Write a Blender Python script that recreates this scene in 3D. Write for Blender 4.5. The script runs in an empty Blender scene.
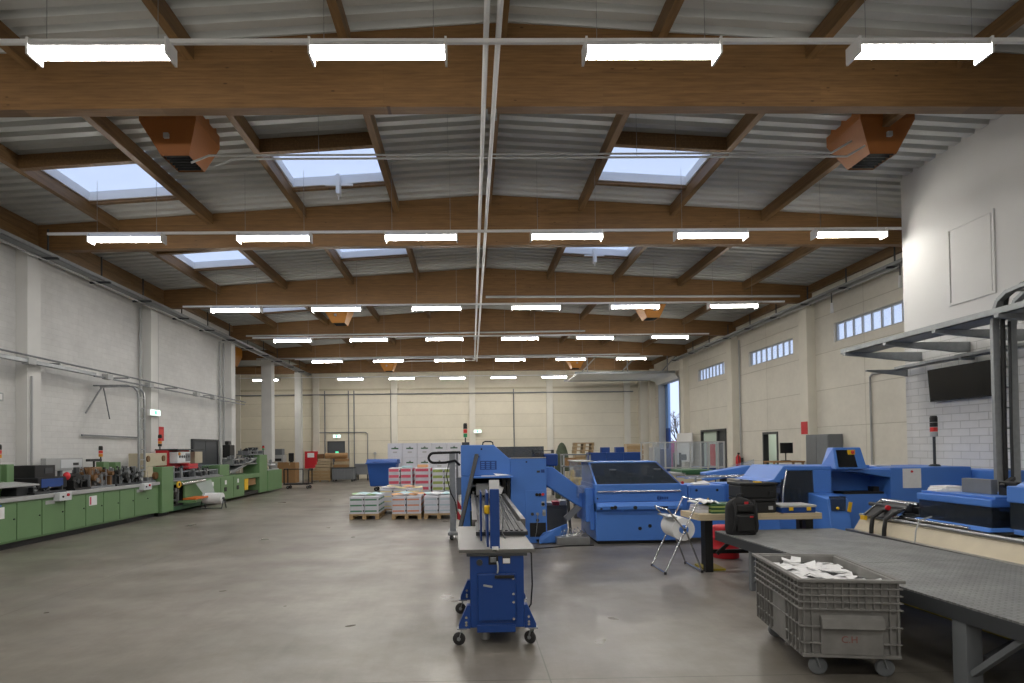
import bpy, bmesh, math, random
from mathutils import Vector, Matrix
random.seed(7)
PI = math.pi
SC = bpy.context.scene
COL = SC.collection

# ------------------------------------------------------------------ camera
YAW, PIT, ROL, PX, PY, F, H = .0173, .0186, -.0126, 480.16, 436.47, 623.9, 1.85
cy, sy, cp, sp = math.cos(YAW), math.sin(YAW), math.cos(PIT), math.sin(PIT)
r0 = Vector((cy, -sy, 0)); w0 = Vector((sy*cp, cy*cp, sp)); d0 = -Vector((-sy*sp, -cy*sp, cp))
cr, sr = math.cos(ROL), math.sin(ROL)
AR = cr*r0 - sr*d0; AD = sr*r0 + cr*d0; AW = w0
cam = bpy.data.cameras.new('camera'); camo = bpy.data.objects.new('camera', cam); COL.objects.link(camo)
camo.matrix_world = Matrix(((AR.x, -AD.x, -AW.x, 0), (AR.y, -AD.y, -AW.y, 0), (AR.z, -AD.z, -AW.z, H), (0, 0, 0, 1)))
cam.sensor_width = 36; cam.lens = F/1024*36
cam.shift_x = (512-PX)/1024; cam.shift_y = (PY-341.5)/1024
cam.clip_end = 300; cam.clip_start = .05
SC.camera = camo

# ------------------------------------------------------------------ colour / materials
def lin(c):
    if isinstance(c, str):
        c = tuple(int(c[i:i+2], 16)/255 for i in (0, 2, 4))
    return tuple((x/12.92 if x <= .04045 else ((x+.055)/1.055)**2.4) for x in c) + (1,)

MATS = {}
def mat(name, col, rough=.5, metal=0, noise=0, nscale=6, bump=0, bscale=40, spec=None, emit=None, estr=0, alpha=None):
    if name in MATS: return MATS[name]
    m = bpy.data.materials.new(name); m.use_nodes = True
    nt = m.node_tree; b = nt.nodes['Principled BSDF']
    b.inputs['Base Color'].default_value = lin(col); b.inputs['Roughness'].default_value = rough
    b.inputs['Metallic'].default_value = metal
    if spec is not None: b.inputs['Specular IOR Level'].default_value = spec
    tc = nt.nodes.new('ShaderNodeTexCoord')
    if noise:
        n = nt.nodes.new('ShaderNodeTexNoise'); n.inputs['Scale'].default_value = nscale; n.inputs['Detail'].default_value = 5
        nt.links.new(tc.outputs['Object'], n.inputs['Vector'])
        mx = nt.nodes.new('ShaderNodeMix'); mx.data_type = 'RGBA'; mx.blend_type = 'MULTIPLY'
        rp = nt.nodes.new('ShaderNodeValToRGB'); rp.color_ramp.elements[0].position = .3; rp.color_ramp.elements[1].position = .7
        a = 1-noise; rp.color_ramp.elements[0].color = (a, a, a, 1); rp.color_ramp.elements[1].color = (1, 1, 1, 1)
        nt.links.new(n.outputs['Fac'], rp.inputs['Fac'])
        mx.inputs[0].default_value = 1; mx.inputs[6].default_value = lin(col)
        nt.links.new(rp.outputs['Color'], mx.inputs[7]); nt.links.new(mx.outputs[2], b.inputs['Base Color'])
    if bump:
        n2 = nt.nodes.new('ShaderNodeTexNoise'); n2.inputs['Scale'].default_value = bscale; n2.inputs['Detail'].default_value = 3
        nt.links.new(tc.outputs['Object'], n2.inputs['Vector'])
        bp = nt.nodes.new('ShaderNodeBump'); bp.inputs['Strength'].default_value = bump; bp.inputs['Distance'].default_value = .02
        nt.links.new(n2.outputs['Fac'], bp.inputs['Height']); nt.links.new(bp.outputs['Normal'], b.inputs['Normal'])
    if emit:
        b.inputs['Emission Color'].default_value = lin(emit); b.inputs['Emission Strength'].default_value = estr
    MATS[name] = m
    return m

def nodes_of(name):
    m = bpy.data.materials.new(name); m.use_nodes = True; MATS[name] = m
    return m, m.node_tree, m.node_tree.nodes['Principled BSDF']

def N(nt, t, **kw):
    n = nt.nodes.new(t)
    for k, v in kw.items(): setattr(n, k, v)
    return n

def vecmap(nt, order, scale=(1, 1, 1), off=(0, 0, 0)):
    """Object coordinates re-ordered, e.g. 'yz' -> (y,z,0)"""
    tc = N(nt, 'ShaderNodeTexCoord'); s = N(nt, 'ShaderNodeSeparateXYZ'); c = N(nt, 'ShaderNodeCombineXYZ')
    nt.links.new(tc.outputs['Object'], s.inputs[0])
    for i, a in enumerate(order):
        nt.links.new(s.outputs['xyz'.index(a)], c.inputs[i])
    mp = N(nt, 'ShaderNodeMapping'); mp.inputs['Scale'].default_value = scale; mp.inputs['Location'].default_value = off
    nt.links.new(c.outputs[0], mp.inputs['Vector'])
    return mp.outputs[0]

def ramp(nt, src, stops):
    r = N(nt, 'ShaderNodeValToRGB')
    while len(r.color_ramp.elements) < len(stops): r.color_ramp.elements.new(.5)
    for e, (p, c) in zip(r.color_ramp.elements, stops):
        e.position = p; e.color = c if len(c) == 4 else tuple(c)+(1,)
    nt.links.new(src, r.inputs['Fac']); return r.outputs['Color']

def mul(nt, a, b, fac=1.0, blend='MULTIPLY'):
    m = N(nt, 'ShaderNodeMix', data_type='RGBA', blend_type=blend); m.inputs[0].default_value = fac
    for i, x in ((6, a), (7, b)):
        if isinstance(x, tuple): m.inputs[i].default_value = x
        else: nt.links.new(x, m.inputs[i])
    return m.outputs[2]

def noise(nt, vec, scale, detail=4, rough=.55):
    n = N(nt, 'ShaderNodeTexNoise'); n.inputs['Scale'].default_value = scale; n.inputs['Detail'].default_value = detail
    n.inputs['Roughness'].default_value = rough
    if vec is not None: nt.links.new(vec, n.inputs['Vector'])
    return n.outputs['Fac']

def bumpto(nt, b, h, strength=.3, dist=.02):
    bp = N(nt, 'ShaderNodeBump'); bp.inputs['Strength'].default_value = strength; bp.inputs['Distance'].default_value = dist
    nt.links.new(h, bp.inputs['Height']); nt.links.new(bp.outputs['Normal'], b.inputs['Normal'])

def block_wall(name, col, mortar, order, bw, bh, msize, rough=.7, var=.06, dirt=.12, bump=.4, offset=.5):
    m, nt, b = nodes_of(name)
    v = vecmap(nt, order)
    br = N(nt, 'ShaderNodeTexBrick'); br.offset = offset
    c = lin(col); br.inputs['Color1'].default_value = c
    br.inputs['Color2'].default_value = tuple(x*(1-var) for x in c[:3])+(1,)
    br.inputs['Mortar'].default_value = lin(mortar)
    br.inputs['Scale'].default_value = 1; br.inputs['Brick Width'].default_value = bw; br.inputs['Row Height'].default_value = bh
    br.inputs['Mortar Size'].default_value = msize; br.inputs['Mortar Smooth'].default_value = .3
    nt.links.new(v, br.inputs['Vector'])
    d = ramp(nt, noise(nt, v, .9, 6, .65), [(.3, (1-dirt,)*3), (.65, (1, 1, 1))])
    d2 = ramp(nt, noise(nt, v, 7, 4), [(.3, (1-dirt*.5,)*3), (.7, (1, 1, 1))])
    nt.links.new(mul(nt, mul(nt, br.outputs['Color'], d), d2), b.inputs['Base Color'])
    b.inputs['Roughness'].default_value = rough
    inv = N(nt, 'ShaderNodeMath', operation='SUBTRACT'); inv.inputs[0].default_value = 1
    nt.links.new(br.outputs['Fac'], inv.inputs[1])
    bumpto(nt, b, inv.outputs[0], bump, .01)
    return m

block_wall('white_block_yz', 'dcdcda', 'd0d0cd', 'yz', .42, .14, .005, dirt=.13, bump=.35)
block_wall('white_brick_yz', 'd3d3d1', 'b2b2af', 'yz', .42, .14, .007, dirt=.08, bump=.7)
block_wall('cream_panel_yz', 'dcd8cc', 'b9b4a6', 'yz', 6.0, 1.2, .012, dirt=.1, bump=.6, offset=0)
block_wall('cream_panel_xz', 'dcd5c1', 'bbb29b', 'xz', 5.0, .8, .012, dirt=.08, bump=.6, offset=0)
mat('cream_plain', 'dad6c9', .7, noise=.08, nscale=2)
mat('white_plaster', 'd2d2d0', .75, noise=.06, nscale=1.2)
mat('pillar_white', 'd6d6d3', .65, noise=.08, nscale=2)

def wood_mat(name, col, axis='x', dark=.55):
    m, nt, b = nodes_of(name)
    order = {'x': 'xyz', 'y': 'yxz', 'z': 'zyx'}[axis]
    v = vecmap(nt, order, (.7, 9, 9))
    g = ramp(nt, noise(nt, v, 3, 6, .6), [(.25, (dark, dark*.94, dark*.88)), (.7, (1, 1, 1))])
    lam = N(nt, 'ShaderNodeTexBrick'); lam.offset = .37
    v2 = vecmap(nt, 'xz' if axis == 'x' else 'yz')
    nt.links.new(v2, lam.inputs['Vector'])
    lam.inputs['Scale'].default_value = 1; lam.inputs['Brick Width'].default_value = 3.1; lam.inputs['Row Height'].default_value = .042
    lam.inputs['Mortar Size'].default_value = .0016
    c = lin(col)
    lam.inputs['Color1'].default_value = c; lam.inputs['Color2'].default_value = tuple(x*.8 for x in c[:3])+(1,)
    lam.inputs['Mortar'].default_value = tuple(x*.6 for x in c[:3])+(1,)
    vo = N(nt, 'ShaderNodeTexVoronoi'); vo.inputs['Scale'].default_value = 3.0
    v3 = vecmap(nt, 'xz' if axis == 'x' else 'yz', (.8, 2.3, 1)); nt.links.new(v3, vo.inputs['Vector'])
    k = ramp(nt, vo.outputs['Distance'], [(.04, (.35, .28, .22)), (.09, (1, 1, 1))])
    nt.links.new(mul(nt, mul(nt, lam.outputs['Color'], g), k), b.inputs['Base Color'])
    b.inputs['Roughness'].default_value = .55
    return m
wood_mat('glulam', '86643c', 'x')
wood_mat('purlin_wood', '876842', 'y')
wood_mat('pallet_wood', 'b59a70', 'x', .7)
wood_mat('board_wood', 'c9bb9d', 'x', .8)

# corrugated roof deck
mat('roof_deck', 'bcbebb', .5, .1, noise=.1, nscale=1.5)

# concrete floor
m, nt, b = nodes_of('concrete_floor')
v = vecmap(nt, 'xy')
big = ramp(nt, noise(nt, v, .35, 7, .62), [(.28, lin('625f59')), (.5, lin('7d7870')), (.72, lin('96918a'))])
sm = ramp(nt, noise(nt, v, 3.5, 8, .7), [(.25, (.76, .75, .73)), (.7, (1.04, 1.04, 1.04))])
sc = ramp(nt, noise(nt, vecmap(nt, 'xy', (9, .7, 1)), 1.1, 5, .7), [(.3, (.9, .9, .9)), (.6, (1, 1, 1))])
dk = ramp(nt, noise(nt, v, .8, 6, .6), [(.3, (.72, .7, .66)), (.55, (1, 1, 1))])
jt = N(nt, 'ShaderNodeTexBrick'); jt.offset = 0
nt.links.new(vecmap(nt, 'xy', (1, 1, 1), (-.62, 1.0, 0)), jt.inputs['Vector'])
jt.inputs['Scale'].default_value = 1; jt.inputs['Brick Width'].default_value = 6; jt.inputs['Row Height'].default_value = 6
jt.inputs['Mortar Size'].default_value = .006; jt.inputs['Color1'].default_value = jt.inputs['Color2'].default_value = (1, 1, 1, 1)
jt.inputs['Mortar'].default_value = (.45, .44, .42, 1)
nt.links.new(mul(nt, mul(nt, mul(nt, mul(nt, big, sm), sc), dk), jt.outputs['Color']), b.inputs['Base Color'])
rr = ramp(nt, noise(nt, v, 1.1, 3, .5), [(.25, (.26,)*3), (.75, (.44,)*3)])
nt.links.new(rr, b.inputs['Roughness']); b.inputs['Specular IOR Level'].default_value = .45
bumpto(nt, b, noise(nt, v, 22, 5), .06, .01)

# checker plate
m, nt, b = nodes_of('checker_plate')
v = vecmap(nt, 'xy')
ck = N(nt, 'ShaderNodeTexChecker'); ck.inputs['Scale'].default_value = 22
mp = N(nt, 'ShaderNodeMapping'); mp.inputs['Rotation'].default_value = (0, 0, PI/4); mp.inputs['Scale'].default_value = (1, 1, 1)
nt.links.new(v, mp.inputs['Vector']); nt.links.new(mp.outputs[0], ck.inputs['Vector'])
w1 = N(nt, 'ShaderNodeTexBrick'); w1.inputs['Scale'].default_value = 1; w1.inputs['Brick Width'].default_value = .075; w1.inputs['Row Height'].default_value = .05
w1.inputs['Mortar Size'].default_value = .013; w1.inputs['Mortar Smooth'].default_value = .6
nt.links.new(mp.outputs[0], w1.inputs['Vector'])
inv = N(nt, 'ShaderNodeMath', operation='SUBTRACT'); inv.inputs[0].default_value = 1; nt.links.new(w1.outputs['Fac'], inv.inputs[1])
bumpto(nt, b, inv.outputs[0], .8, .006)
base = ramp(nt, noise(nt, v, 2.2, 6, .7), [(.3, lin('707272')), (.7, lin('959796'))])
nt.links.new(mul(nt, base, ramp(nt, inv.outputs[0], [(0, (.8, .8, .8)), (1, (1.1, 1.1, 1.1))])), b.inputs['Base Color'])
b.inputs['Roughness'].default_value = .5; b.inputs['Metallic'].default_value = .4

mat('blue_paint', '4b7ed0', .42, noise=.05, nscale=3)
mat('dark_blue_paint', '123f86', .42, noise=.08, nscale=4)
mat('green_paint', '66885c', .5, noise=.08, nscale=2)
mat('dark_green', '2f5a3c', .55)
mat('black', '161718', .55)
mat('sky_blue', '7fa3d6', .4)
mat('olive', '47513f', .8, noise=.3, nscale=8)
mat('lamplit_heater', 'c9852a', .5)  # heater orange lightened, glow of nearby lamps painted into the far heaters
mat('soft_black', '1d1e20', .8, noise=.2, nscale=30)
mat('dark_grey', '3a3d40', .55, noise=.1)
mat('mid_grey', '72767a', .5, noise=.08)
mat('light_grey', 'a9abab', .5, noise=.06)
mat('steel', '9a9c9e', .35, .8, noise=.12, nscale=8)
mat('galvanised', '9b9fa1', .45, .6, noise=.15, nscale=14)
mat('chrome', 'c9cbcd', .2, 1)
mat('table_steel', '72716e', .42, .45, noise=.12, nscale=5)
mat('white_enamel', 'e3e4e4', .4)
mat('white_paper', 'e6e7e8', .8, noise=.06, nscale=20)
mat('red_paint', 'c0202b', .5)
mat('red_lens', 'd2302a', .35); mat('amber_lens', 'd58b1e', .35); mat('green_lens', '1f8a55', .35)
mat('yellow', 'e3b71b', .5); mat('yellow_frame', '9a8a1c', .6, noise=.2)
mat('orange_heater', 'a0622c', .5, noise=.08)
mat('cardboard', '9d7a52', .8, noise=.1, nscale=4)
mat('pale_cardboard', 'b3a184', .8, noise=.15, nscale=6)
mat('beige', 'bdb49c', .55, noise=.08)
mat('trough_beige', 'cabfa6', .5, noise=.12, nscale=4)
mat('plastic_grey', '7f7e7b', .6, noise=.3, nscale=7)
mat('bin_blue', '24539f', .5, noise=.06)
mat('door_grey', '4c5054', .55)
mat('rubber', '2b2b2c', .8)
mat('wheel_grey', '8d9092', .6)
mat('cyan_sheet', 'b9d7dc', .7); mat('orange_sheet', 'dba878', .7); mat('green_sheet', '9bbd8b', .7); mat('yellow_sheet', 'ded2a0', .7)
mat('spine_green', '4f7d62', .7); mat('spine_orange', 'cf8f73', .7); mat('spine_blue', 'a9bac4', .7); mat('spine_red', 'c9566a', .7); mat('spine_lime', '94a45c', .7)
mat('bundle_white', 'cfd0d8', .75, noise=.08, nscale=12)
mat('screen_black', '0d0f12', .18)
mat('brown_bark', '5a4b40', .9)
mat('magenta', 'a52a62', .6)
mat('ground_outside', '8a8c88', .9, noise=.2)
mat('pale_green', 'b9c8bd', .6)
mat('orange_plastic', 'd2691e', .5)
mat('bronze', '7a5a3a', .5, .4)
mat('smoke_white', 'cfd3d6', .5)

def glass(name, col, rough=.05, trans=.6, tint=(1, 1, 1)):
    m, nt, b = nodes_of(name)
    b.inputs['Base Color'].default_value = lin(col); b.inputs['Roughness'].default_value = rough
    t = N(nt, 'ShaderNodeBsdfTransparent'); t.inputs['Color'].default_value = tuple(tint)+(1,)
    mx = N(nt, 'ShaderNodeMixShader'); mx.inputs[0].default_value = trans
    out = nt.nodes['Material Output']
    nt.links.new(b.outputs[0], mx.inputs[1]); nt.links.new(t.outputs[0], mx.inputs[2]); nt.links.new(mx.outputs[0], out.inputs['Surface'])
    return m
glass('smoked_glass', '3a424c', .12, .5, (.55, .57, .6))
glass('clear_guard', 'b4bcc4', .1, .8, (.92, .95, .98))
glass('skylight_glass', 'dfe6f2', .3, .85, (.97, .98, 1))
glass('channel_glass', 'e4eaf4', .4, .8, (.95, .97, 1))
glass('film', 'd6dde0', .15, .6, (.95, .97, 1))

m, nt, b = nodes_of('lamp_glow')
em = N(nt, 'ShaderNodeEmission'); em.inputs['Color'].default_value = (1, .955, .89, 1); em.inputs['Strength'].default_value = 53
nt.links.new(em.outputs[0], nt.nodes['Material Output'].inputs['Surface'])
mat('sign_glow', '1d9c60', .5, emit='5fe0a8', estr=1.2)
mat('sign_white_glow', 'dff5ea', .5, emit='dff5ea', estr=1.4)

# ------------------------------------------------------------------ mesh builder
class MB:
    def __init__(s): s.v = []; s.f = []; s.sm = []; s.mi = []
    def add(s, vs, fs, smooth=False, mi=0):
        o = len(s.v); s.v += [tuple(p) for p in vs]
        for f in fs: s.f.append([o+i for i in f]); s.sm.append(smooth); s.mi.append(mi)
        return s
    def box(s, x0, x1, y0, y1, z0, z1, mi=0):
        vs = [(x, y, z) for x in (x0, x1) for y in (y0, y1) for z in (z0, z1)]
        return s.add(vs, [(0, 1, 3, 2), (4, 6, 7, 5), (0, 4, 5, 1), (2, 3, 7, 6), (0, 2, 6, 4), (1, 5, 7, 3)], mi=mi)
    def hexa(s, p, mi=0):   # 4 bottom points ccw, 4 top points
        return s.add(p, [(0, 3, 2, 1), (4, 5, 6, 7), (0, 1, 5, 4), (1, 2, 6, 5), (2, 3, 7, 6), (3, 0, 4, 7)], mi=mi)
    def obox(s, c, size, R, mi=0):
        a, b_, d = (x/2 for x in size)
        vs = [Vector(c)+R @ Vector((x, y, z)) for x in (-a, a) for y in (-b_, b_) for z in (-d, d)]
        return s.add(vs, [(0, 1, 3, 2), (4, 6, 7, 5), (0, 4, 5, 1), (2, 3, 7, 6), (0, 2, 6, 4), (1, 5, 7, 3)], mi=mi)
    def bar(s, p0, p1, w, h, mi=0, up=(0, 0, 1)):
        p0, p1 = Vector(p0), Vector(p1); d = (p1-p0).normalized(); up = Vector(up)
        if abs(d.dot(up)) > .98: up = Vector((0, 1, 0))
        x = d.cross(up).normalized()*w/2; u = x.cross(d).normalized()*h/2
        vs = [p0-x-u, p0+x-u, p0+x+u, p0-x+u, p1-x-u, p1+x-u, p1+x+u, p1-x+u]
        return s.add(vs, [(0, 3, 2, 1), (4, 5, 6, 7), (0, 1, 5, 4), (1, 2, 6, 5), (2, 3, 7, 6), (3, 0, 4, 7)], mi=mi)
    def prism(s, pts, axis, a, b, mi=0):
        n = len(pts)
        def P(p, t):
            return {'x': (t, p[0], p[1]), 'y': (p[0], t, p[1]), 'z': (p[0], p[1], t)}[axis]
        vs = [P(p, a) for p in pts]+[P(p, b) for p in pts]
        fs = [list(range(n)), list(range(2*n-1, n-1, -1))]+[(i, (i+1) % n, n+(i+1) % n, n+i) for i in range(n)]
        return s.add(vs, fs, mi=mi)
    def cyl(s, p0, p1, r, r1=None, n=14, mi=0, caps=True):
        return s.tube([p0, p1], r, n, mi, caps, r1)
    def tube(s, pts, r, n=8, mi=0, caps=True, r1=None):
        pts = [Vector(p) for p in pts]; L = len(pts)
        rings = []; px = None
        for i, p in enumerate(pts):
            if i == 0: d = pts[1]-p
            elif i == L-1: d = p-pts[i-1]
            else: d = (pts[i+1]-p).normalized()+(p-pts[i-1]).normalized()
            d.normalize()
            if px is None:
                a = Vector((0, 0, 1)) if abs(d.z) < .9 else Vector((1, 0, 0))
                px = d.cross(a).normalized()
            else:
                px = (px-d*px.dot(d)).normalized()
            py = d.cross(px)
            rad = r if r1 is None else r+(r1-r)*i/(L-1)
            rings.append([p+rad*(math.cos(2*PI*k/n)*px+math.sin(2*PI*k/n)*py) for k in range(n)])
        vs = [q for rg in rings for q in rg]
        fs = [(i*n+k, i*n+(k+1) % n, (i+1)*n+(k+1) % n, (i+1)*n+k) for i in range(L-1) for k in range(n)]
        s.add(vs, fs, True, mi)
        if caps:
            s.add(rings[0], [list(range(n))[::-1]], False, mi); s.add(rings[-1], [list(range(n))], False, mi)
        return s
    def lathe(s, prof, c=(0, 0, 0), axis='z', n=20, mi=0):
        vs = []
        for (r, h) in prof:
            for k in range(n):
                a = 2*PI*k/n; p = (r*math.cos(a), r*math.sin(a), h)
                if axis == 'y': p = (p[0], p[2], p[1])
                if axis == 'x': p = (p[2], p[0], p[1])
                vs.append((p[0]+c[0], p[1]+c[1], p[2]+c[2]))
        L = len(prof)
        fs = [(i*n+k, i*n+(k+1) % n, (i+1)*n+(k+1) % n, (i+1)*n+k) for i in range(L-1) for k in range(n)]
        return s.add(vs, fs, True, mi)
    def ball(s, c, r, n=12, m=8, mi=0):
        if not isinstance(r, (tuple, list)): r = (r, r, r)
        vs = []; fs = []
        for i in range(m+1):
            t = PI*i/m
            for k in range(n):
                a = 2*PI*k/n
                vs.append((c[0]+r[0]*math.sin(t)*math.cos(a), c[1]+r[1]*math.sin(t)*math.sin(a), c[2]+r[2]*math.cos(t)))
        for i in range(m):
            for k in range(n): fs.append((i*n+k, i*n+(k+1) % n, (i+1)*n+(k+1) % n, (i+1)*n+k))
        return s.add(vs, fs, True, mi)
    def build(s, name, mats, parent=None, bevel=0, local=False):
        if not isinstance(mats, (list, tuple)): mats = [mats]
        me = bpy.data.meshes.new(name)
        off = Vector((0, 0, 0))
        if parent is not None and not local: off = ORIG.get(parent.name, off)
        me.from_pydata([Vector(p)-off for p in s.v], [], s.f)
        bm = bmesh.new(); bm.from_mesh(me)
        bmesh.ops.remove_doubles(bm, verts=bm.verts, dist=1e-6) if False else None
        bmesh.ops.recalc_face_normals(bm, faces=bm.faces); bm.to_mesh(me); bm.free()
        for m_ in mats: me.materials.append(MATS[m_])
        for p, sm_, mi in zip(me.polygons, s.sm, s.mi): p.use_smooth = sm_; p.material_index = mi
        o = bpy.data.objects.new(name, me); COL.objects.link(o)
        if parent is not None:
            o.parent = parent
            if not local: ORIG[o.name] = off
        if bevel:
            bv = o.modifiers.new('b', 'BEVEL'); bv.width = bevel; bv.segments = 2; bv.limit_method = 'ANGLE'; bv.angle_limit = .7
        return o
ORIG = {}

def tag(o, label, cat, group=None, kind=None):
    o['label'] = label; o['category'] = cat
    if group: o['group'] = group
    if kind: o['kind'] = kind
    return o
def thing(name, label, cat, loc=(0, 0, 0), rz=0, group=None):
    o = bpy.data.objects.new(name, None); COL.objects.link(o); o.empty_display_size = .1
    o.location = loc; o.rotation_euler = (0, 0, rz); ORIG[o.name] = Vector(loc)
    return tag(o, label, cat, group)
def struct(o):
    o['kind'] = 'structure'; return o
def copy_tree(o, parent=None):
    c = o.copy(); COL.objects.link(c)
    if parent is not None: c.parent = parent
    for ch in list(o.children): copy_tree(ch, c)
    return c
def dup(o, loc, rz=None, label=None, group=None):
    c = copy_tree(o); c.location = loc
    if rz is not None: c.rotation_euler = (0, 0, rz)
    if label: c['label'] = label
    if group: c['group'] = group
    return c
ORD = ['first', 'second', 'third', 'fourth', 'fifth', 'sixth', 'seventh', 'eighth', 'ninth']

# ------------------------------------------------------------------ hall shell
XL, XR, YB, Y0 = -10.15, 11.58, 39.75, -9.0
RX, RZ, RS = .53, 7.87, .0625          # ridge
BEAM_Y = [8.8-12, 8.8-6]+[8.8+6*i for i in range(6)]     # -3.2 2.8 8.8 ... 38.8
def roofz(x): return RZ-RS*abs(x-RX)
BUMPX, BUMPY = 9.05, 12.75

struct(MB().box(-19, 12, Y0-.2, 40.2, -.3, 0).build('floor', 'concrete_floor'))
# left wall
struct(MB().box(XL-.3, XL, Y0, 27.1, 0, 7.6).build('wall_left', 'white_block_yz'))
struct(MB().box(-18.3, -18, 27.1, 40.1, 0, 7.6).build('wall_left_recess', 'cream_plain'))
struct(MB().box(-18.3, XL-.3, 26.8, 27.1, 0, 7.6).build('wall_left_return', 'white_plaster'))
# back wall
struct(MB().box(-18.3, 12, YB, YB+.3, 0, 8.2).build('wall_back', 'cream_panel_xz'))
struct(MB().box(-18.3, 12, YB-.06, YB, 5.62, 5.72).build('trim_1', 'beige'))
struct(MB().box(-18.3, 12, Y0-.3, Y0, 0, 8.2).build('wall_front', 'white_plaster'))
# right wall with openings
def wall_with_holes(name, x0, x1, y0, y1, z0, z1, holes, matn):
    ys = sorted({y0, y1, *[h[0] for h in holes], *[h[1] for h in holes]})
    zs = sorted({z0, z1, *[h[2] for h in holes], *[h[3] for h in holes]})
    m = MB()
    for a, b_ in zip(ys, ys[1:]):
        run = None
        for c, d in zip(zs, zs[1:]):
            inside = any(h[0] <= a and b_ <= h[1] and h[2] <= c and d <= h[3] for h in holes)
            if inside:
                if run: m.box(x0, x1, a, b_, run[0], run[1]); run = None
            else:
                run = (run[0], d) if run else (c, d)
        if run: m.box(x0, x1, a, b_, run[0], run[1])
    return struct(m.build(name, matn))
WINS = [(16.05, 19.5), (22.0, 25.5), (28.0, 31.25)]
DOORS = [(23.2, 24.4, 2.33), (27.9, 30.95, 2.6)]
GATE = (33.95, 37.75, 5.6)
holes = [(a, b_, 5.06, 5.66) for a, b_ in WINS]+[(a, b_, 0, h) for a, b_, h in DOORS]+[(GATE[0], GATE[1], 0, GATE[2])]
wall_with_holes('wall_right', XR, XR+.17, BUMPY, 40.05, 0, 7.6, holes, 'cream_panel_yz')
# annex (boxed-in office block) on the near right: brick below, plaster above
m = MB(); m.box(BUMPX, BUMPX+.2, Y0, BUMPY, 0, 4.12, 0); m.box(BUMPX, BUMPX+.2, Y0, BUMPY, 4.12, 7.9, 1)
m.box(BUMPX+.2, XR+.3, BUMPY-.2, BUMPY, 0, 4.12, 0); m.box(BUMPX+.2, XR+.3, BUMPY-.2, BUMPY, 4.12, 7.7, 1)
struct(m.build('wall_annex', ['white_brick_yz', 'white_plaster']))
# access panel and board seams on the plaster
hp = MB().box(BUMPX-.012, BUMPX, 10.55, 11.45, 4.45, 5.8).build('wall_annex_panel', 'white_plaster', bevel=.004); struct(hp)
m = MB()
for y in (10.5, 11.5): m.box(BUMPX-.02, BUMPX, y-.025, y+.025, 4.4, 5.85)
m.box(BUMPX-.02, BUMPX, 10.525, 11.475, 4.4, 4.45); m.box(BUMPX-.02, BUMPX, 10.525, 11.475, 5.8, 5.85)
struct(m.build('trim_2', 'white_plaster'))

# windows in the right wall
for i, (a, b_) in enumerate(WINS):
    w = MB()
    t = .05
    w.box(XR+.07, XR+.15, a, b_, 5.06, 5.06+t).box(XR+.07, XR+.15, a, b_, 5.66-t, 5.66)
    w.box(XR+.07, XR+.15, a, a+t, 5.06+t, 5.66-t).box(XR+.07, XR+.15, b_-t, b_, 5.06+t, 5.66-t)
    n = 8
    for k in range(1, n):
        y = a+(b_-a)*k/n; w.box(XR+.08, XR+.14, y-.02, y+.02, 5.06+t, 5.66-t)
    wo = struct(w.build('window_%d' % (i+1), 'light_grey'))
    MB().box(XR+.1, XR+.11, a+t, b_-t, 5.06+t, 5.66-t).build('pane', 'channel_glass', wo)
# doors in the right wall
a, b_, h = DOORS[0]
dw = MB().box(XR-.03, XR+.17, a, a+.09, 0, h).box(XR-.03, XR+.17, b_-.09, b_, 0, h).box(XR-.03, XR+.17, a+.09, b_-.09, h-.09, h)
do = struct(dw.build('door_1', 'dark_grey'))
MB().prism([(XR+.17, a+.1), (XR+.21, a+.1), (XR+.9, a-.25), (XR+.88, a-.29)], 'z', .01, h-.1).build('door_leaf', 'pale_green', do)
a, b_, h = DOORS[1]
dw = MB().box(XR-.04, XR+.17, a, a+.1, 0, h).box(XR-.04, XR+.17, b_-.1, b_, 0, h).box(XR-.04, XR+.17, a+.1, b_-.1, h-.1, h)
dw.box(XR+.0, XR+.2, a+1.05, a+1.15, 0, h-.1)
do = struct(dw.build('door_2', 'dark_grey'))
MB().box(XR+.08, XR+.13, a+.1, a+1.05, .01, h-.1).build('door_leaf', 'dark_grey', do)
MB().box(XR+.08, XR+.13, a+1.15, b_-.1, .01, h-.1).build('side_panel', 'pale_green', do)
MB().box(XR+.05, XR+.08, a+1.5, a+2.1, .7, 1.9).build('notice_panel', 'red_paint', do)
# room beyond the open door
struct(MB().box(XR+.17, XR+4, 20, 31.5, -.3, -.001).build('floor_beyond', 'ground_outside'))
m = MB().box(XR+2.4, XR+2.5, 20, 31.4, 0, 3.2).box(XR+.17, XR+2.4, 31.3, 31.4, 0, 3.2).box(XR+.17, XR+2.4, 20, 20.1, 0, 3.2)
struct(m.build('wall_beyond', 'pale_green'))
struct(MB().box(XR+.17, XR+2.5, 20, 31.4, 3.2, 3.3).build('ceiling_beyond', 'white_plaster'))
# gate frame and grounds outside
g = MB()
g.box(XR-.05, XR+.35, GATE[0]-.05, GATE[0]+.08, 0, GATE[2]).box(XR-.05, XR+.35, GATE[1]-.08, GATE[1]+.05, 0, GATE[2])
g.box(XR-.05, XR+.35, GATE[0]+.08, GATE[1]-.08, GATE[2]-.06, GATE[2]+.1)
struct(g.build('door_3', 'light_grey'))
struct(MB().box(XR+.36, XR+.5, 37.2, 38.1, 0, 2.9).box(XR+.36, XR+.5, 37.2, 38.1, 2.9, 5.7, 1).build('trim_3', ['dark_blue_paint', 'sky_blue']))
struct(MB().box(XR+.3, 60, 31.5, 140, -.3, -.05).build('ground_outside', 'ground_outside'))

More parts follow.
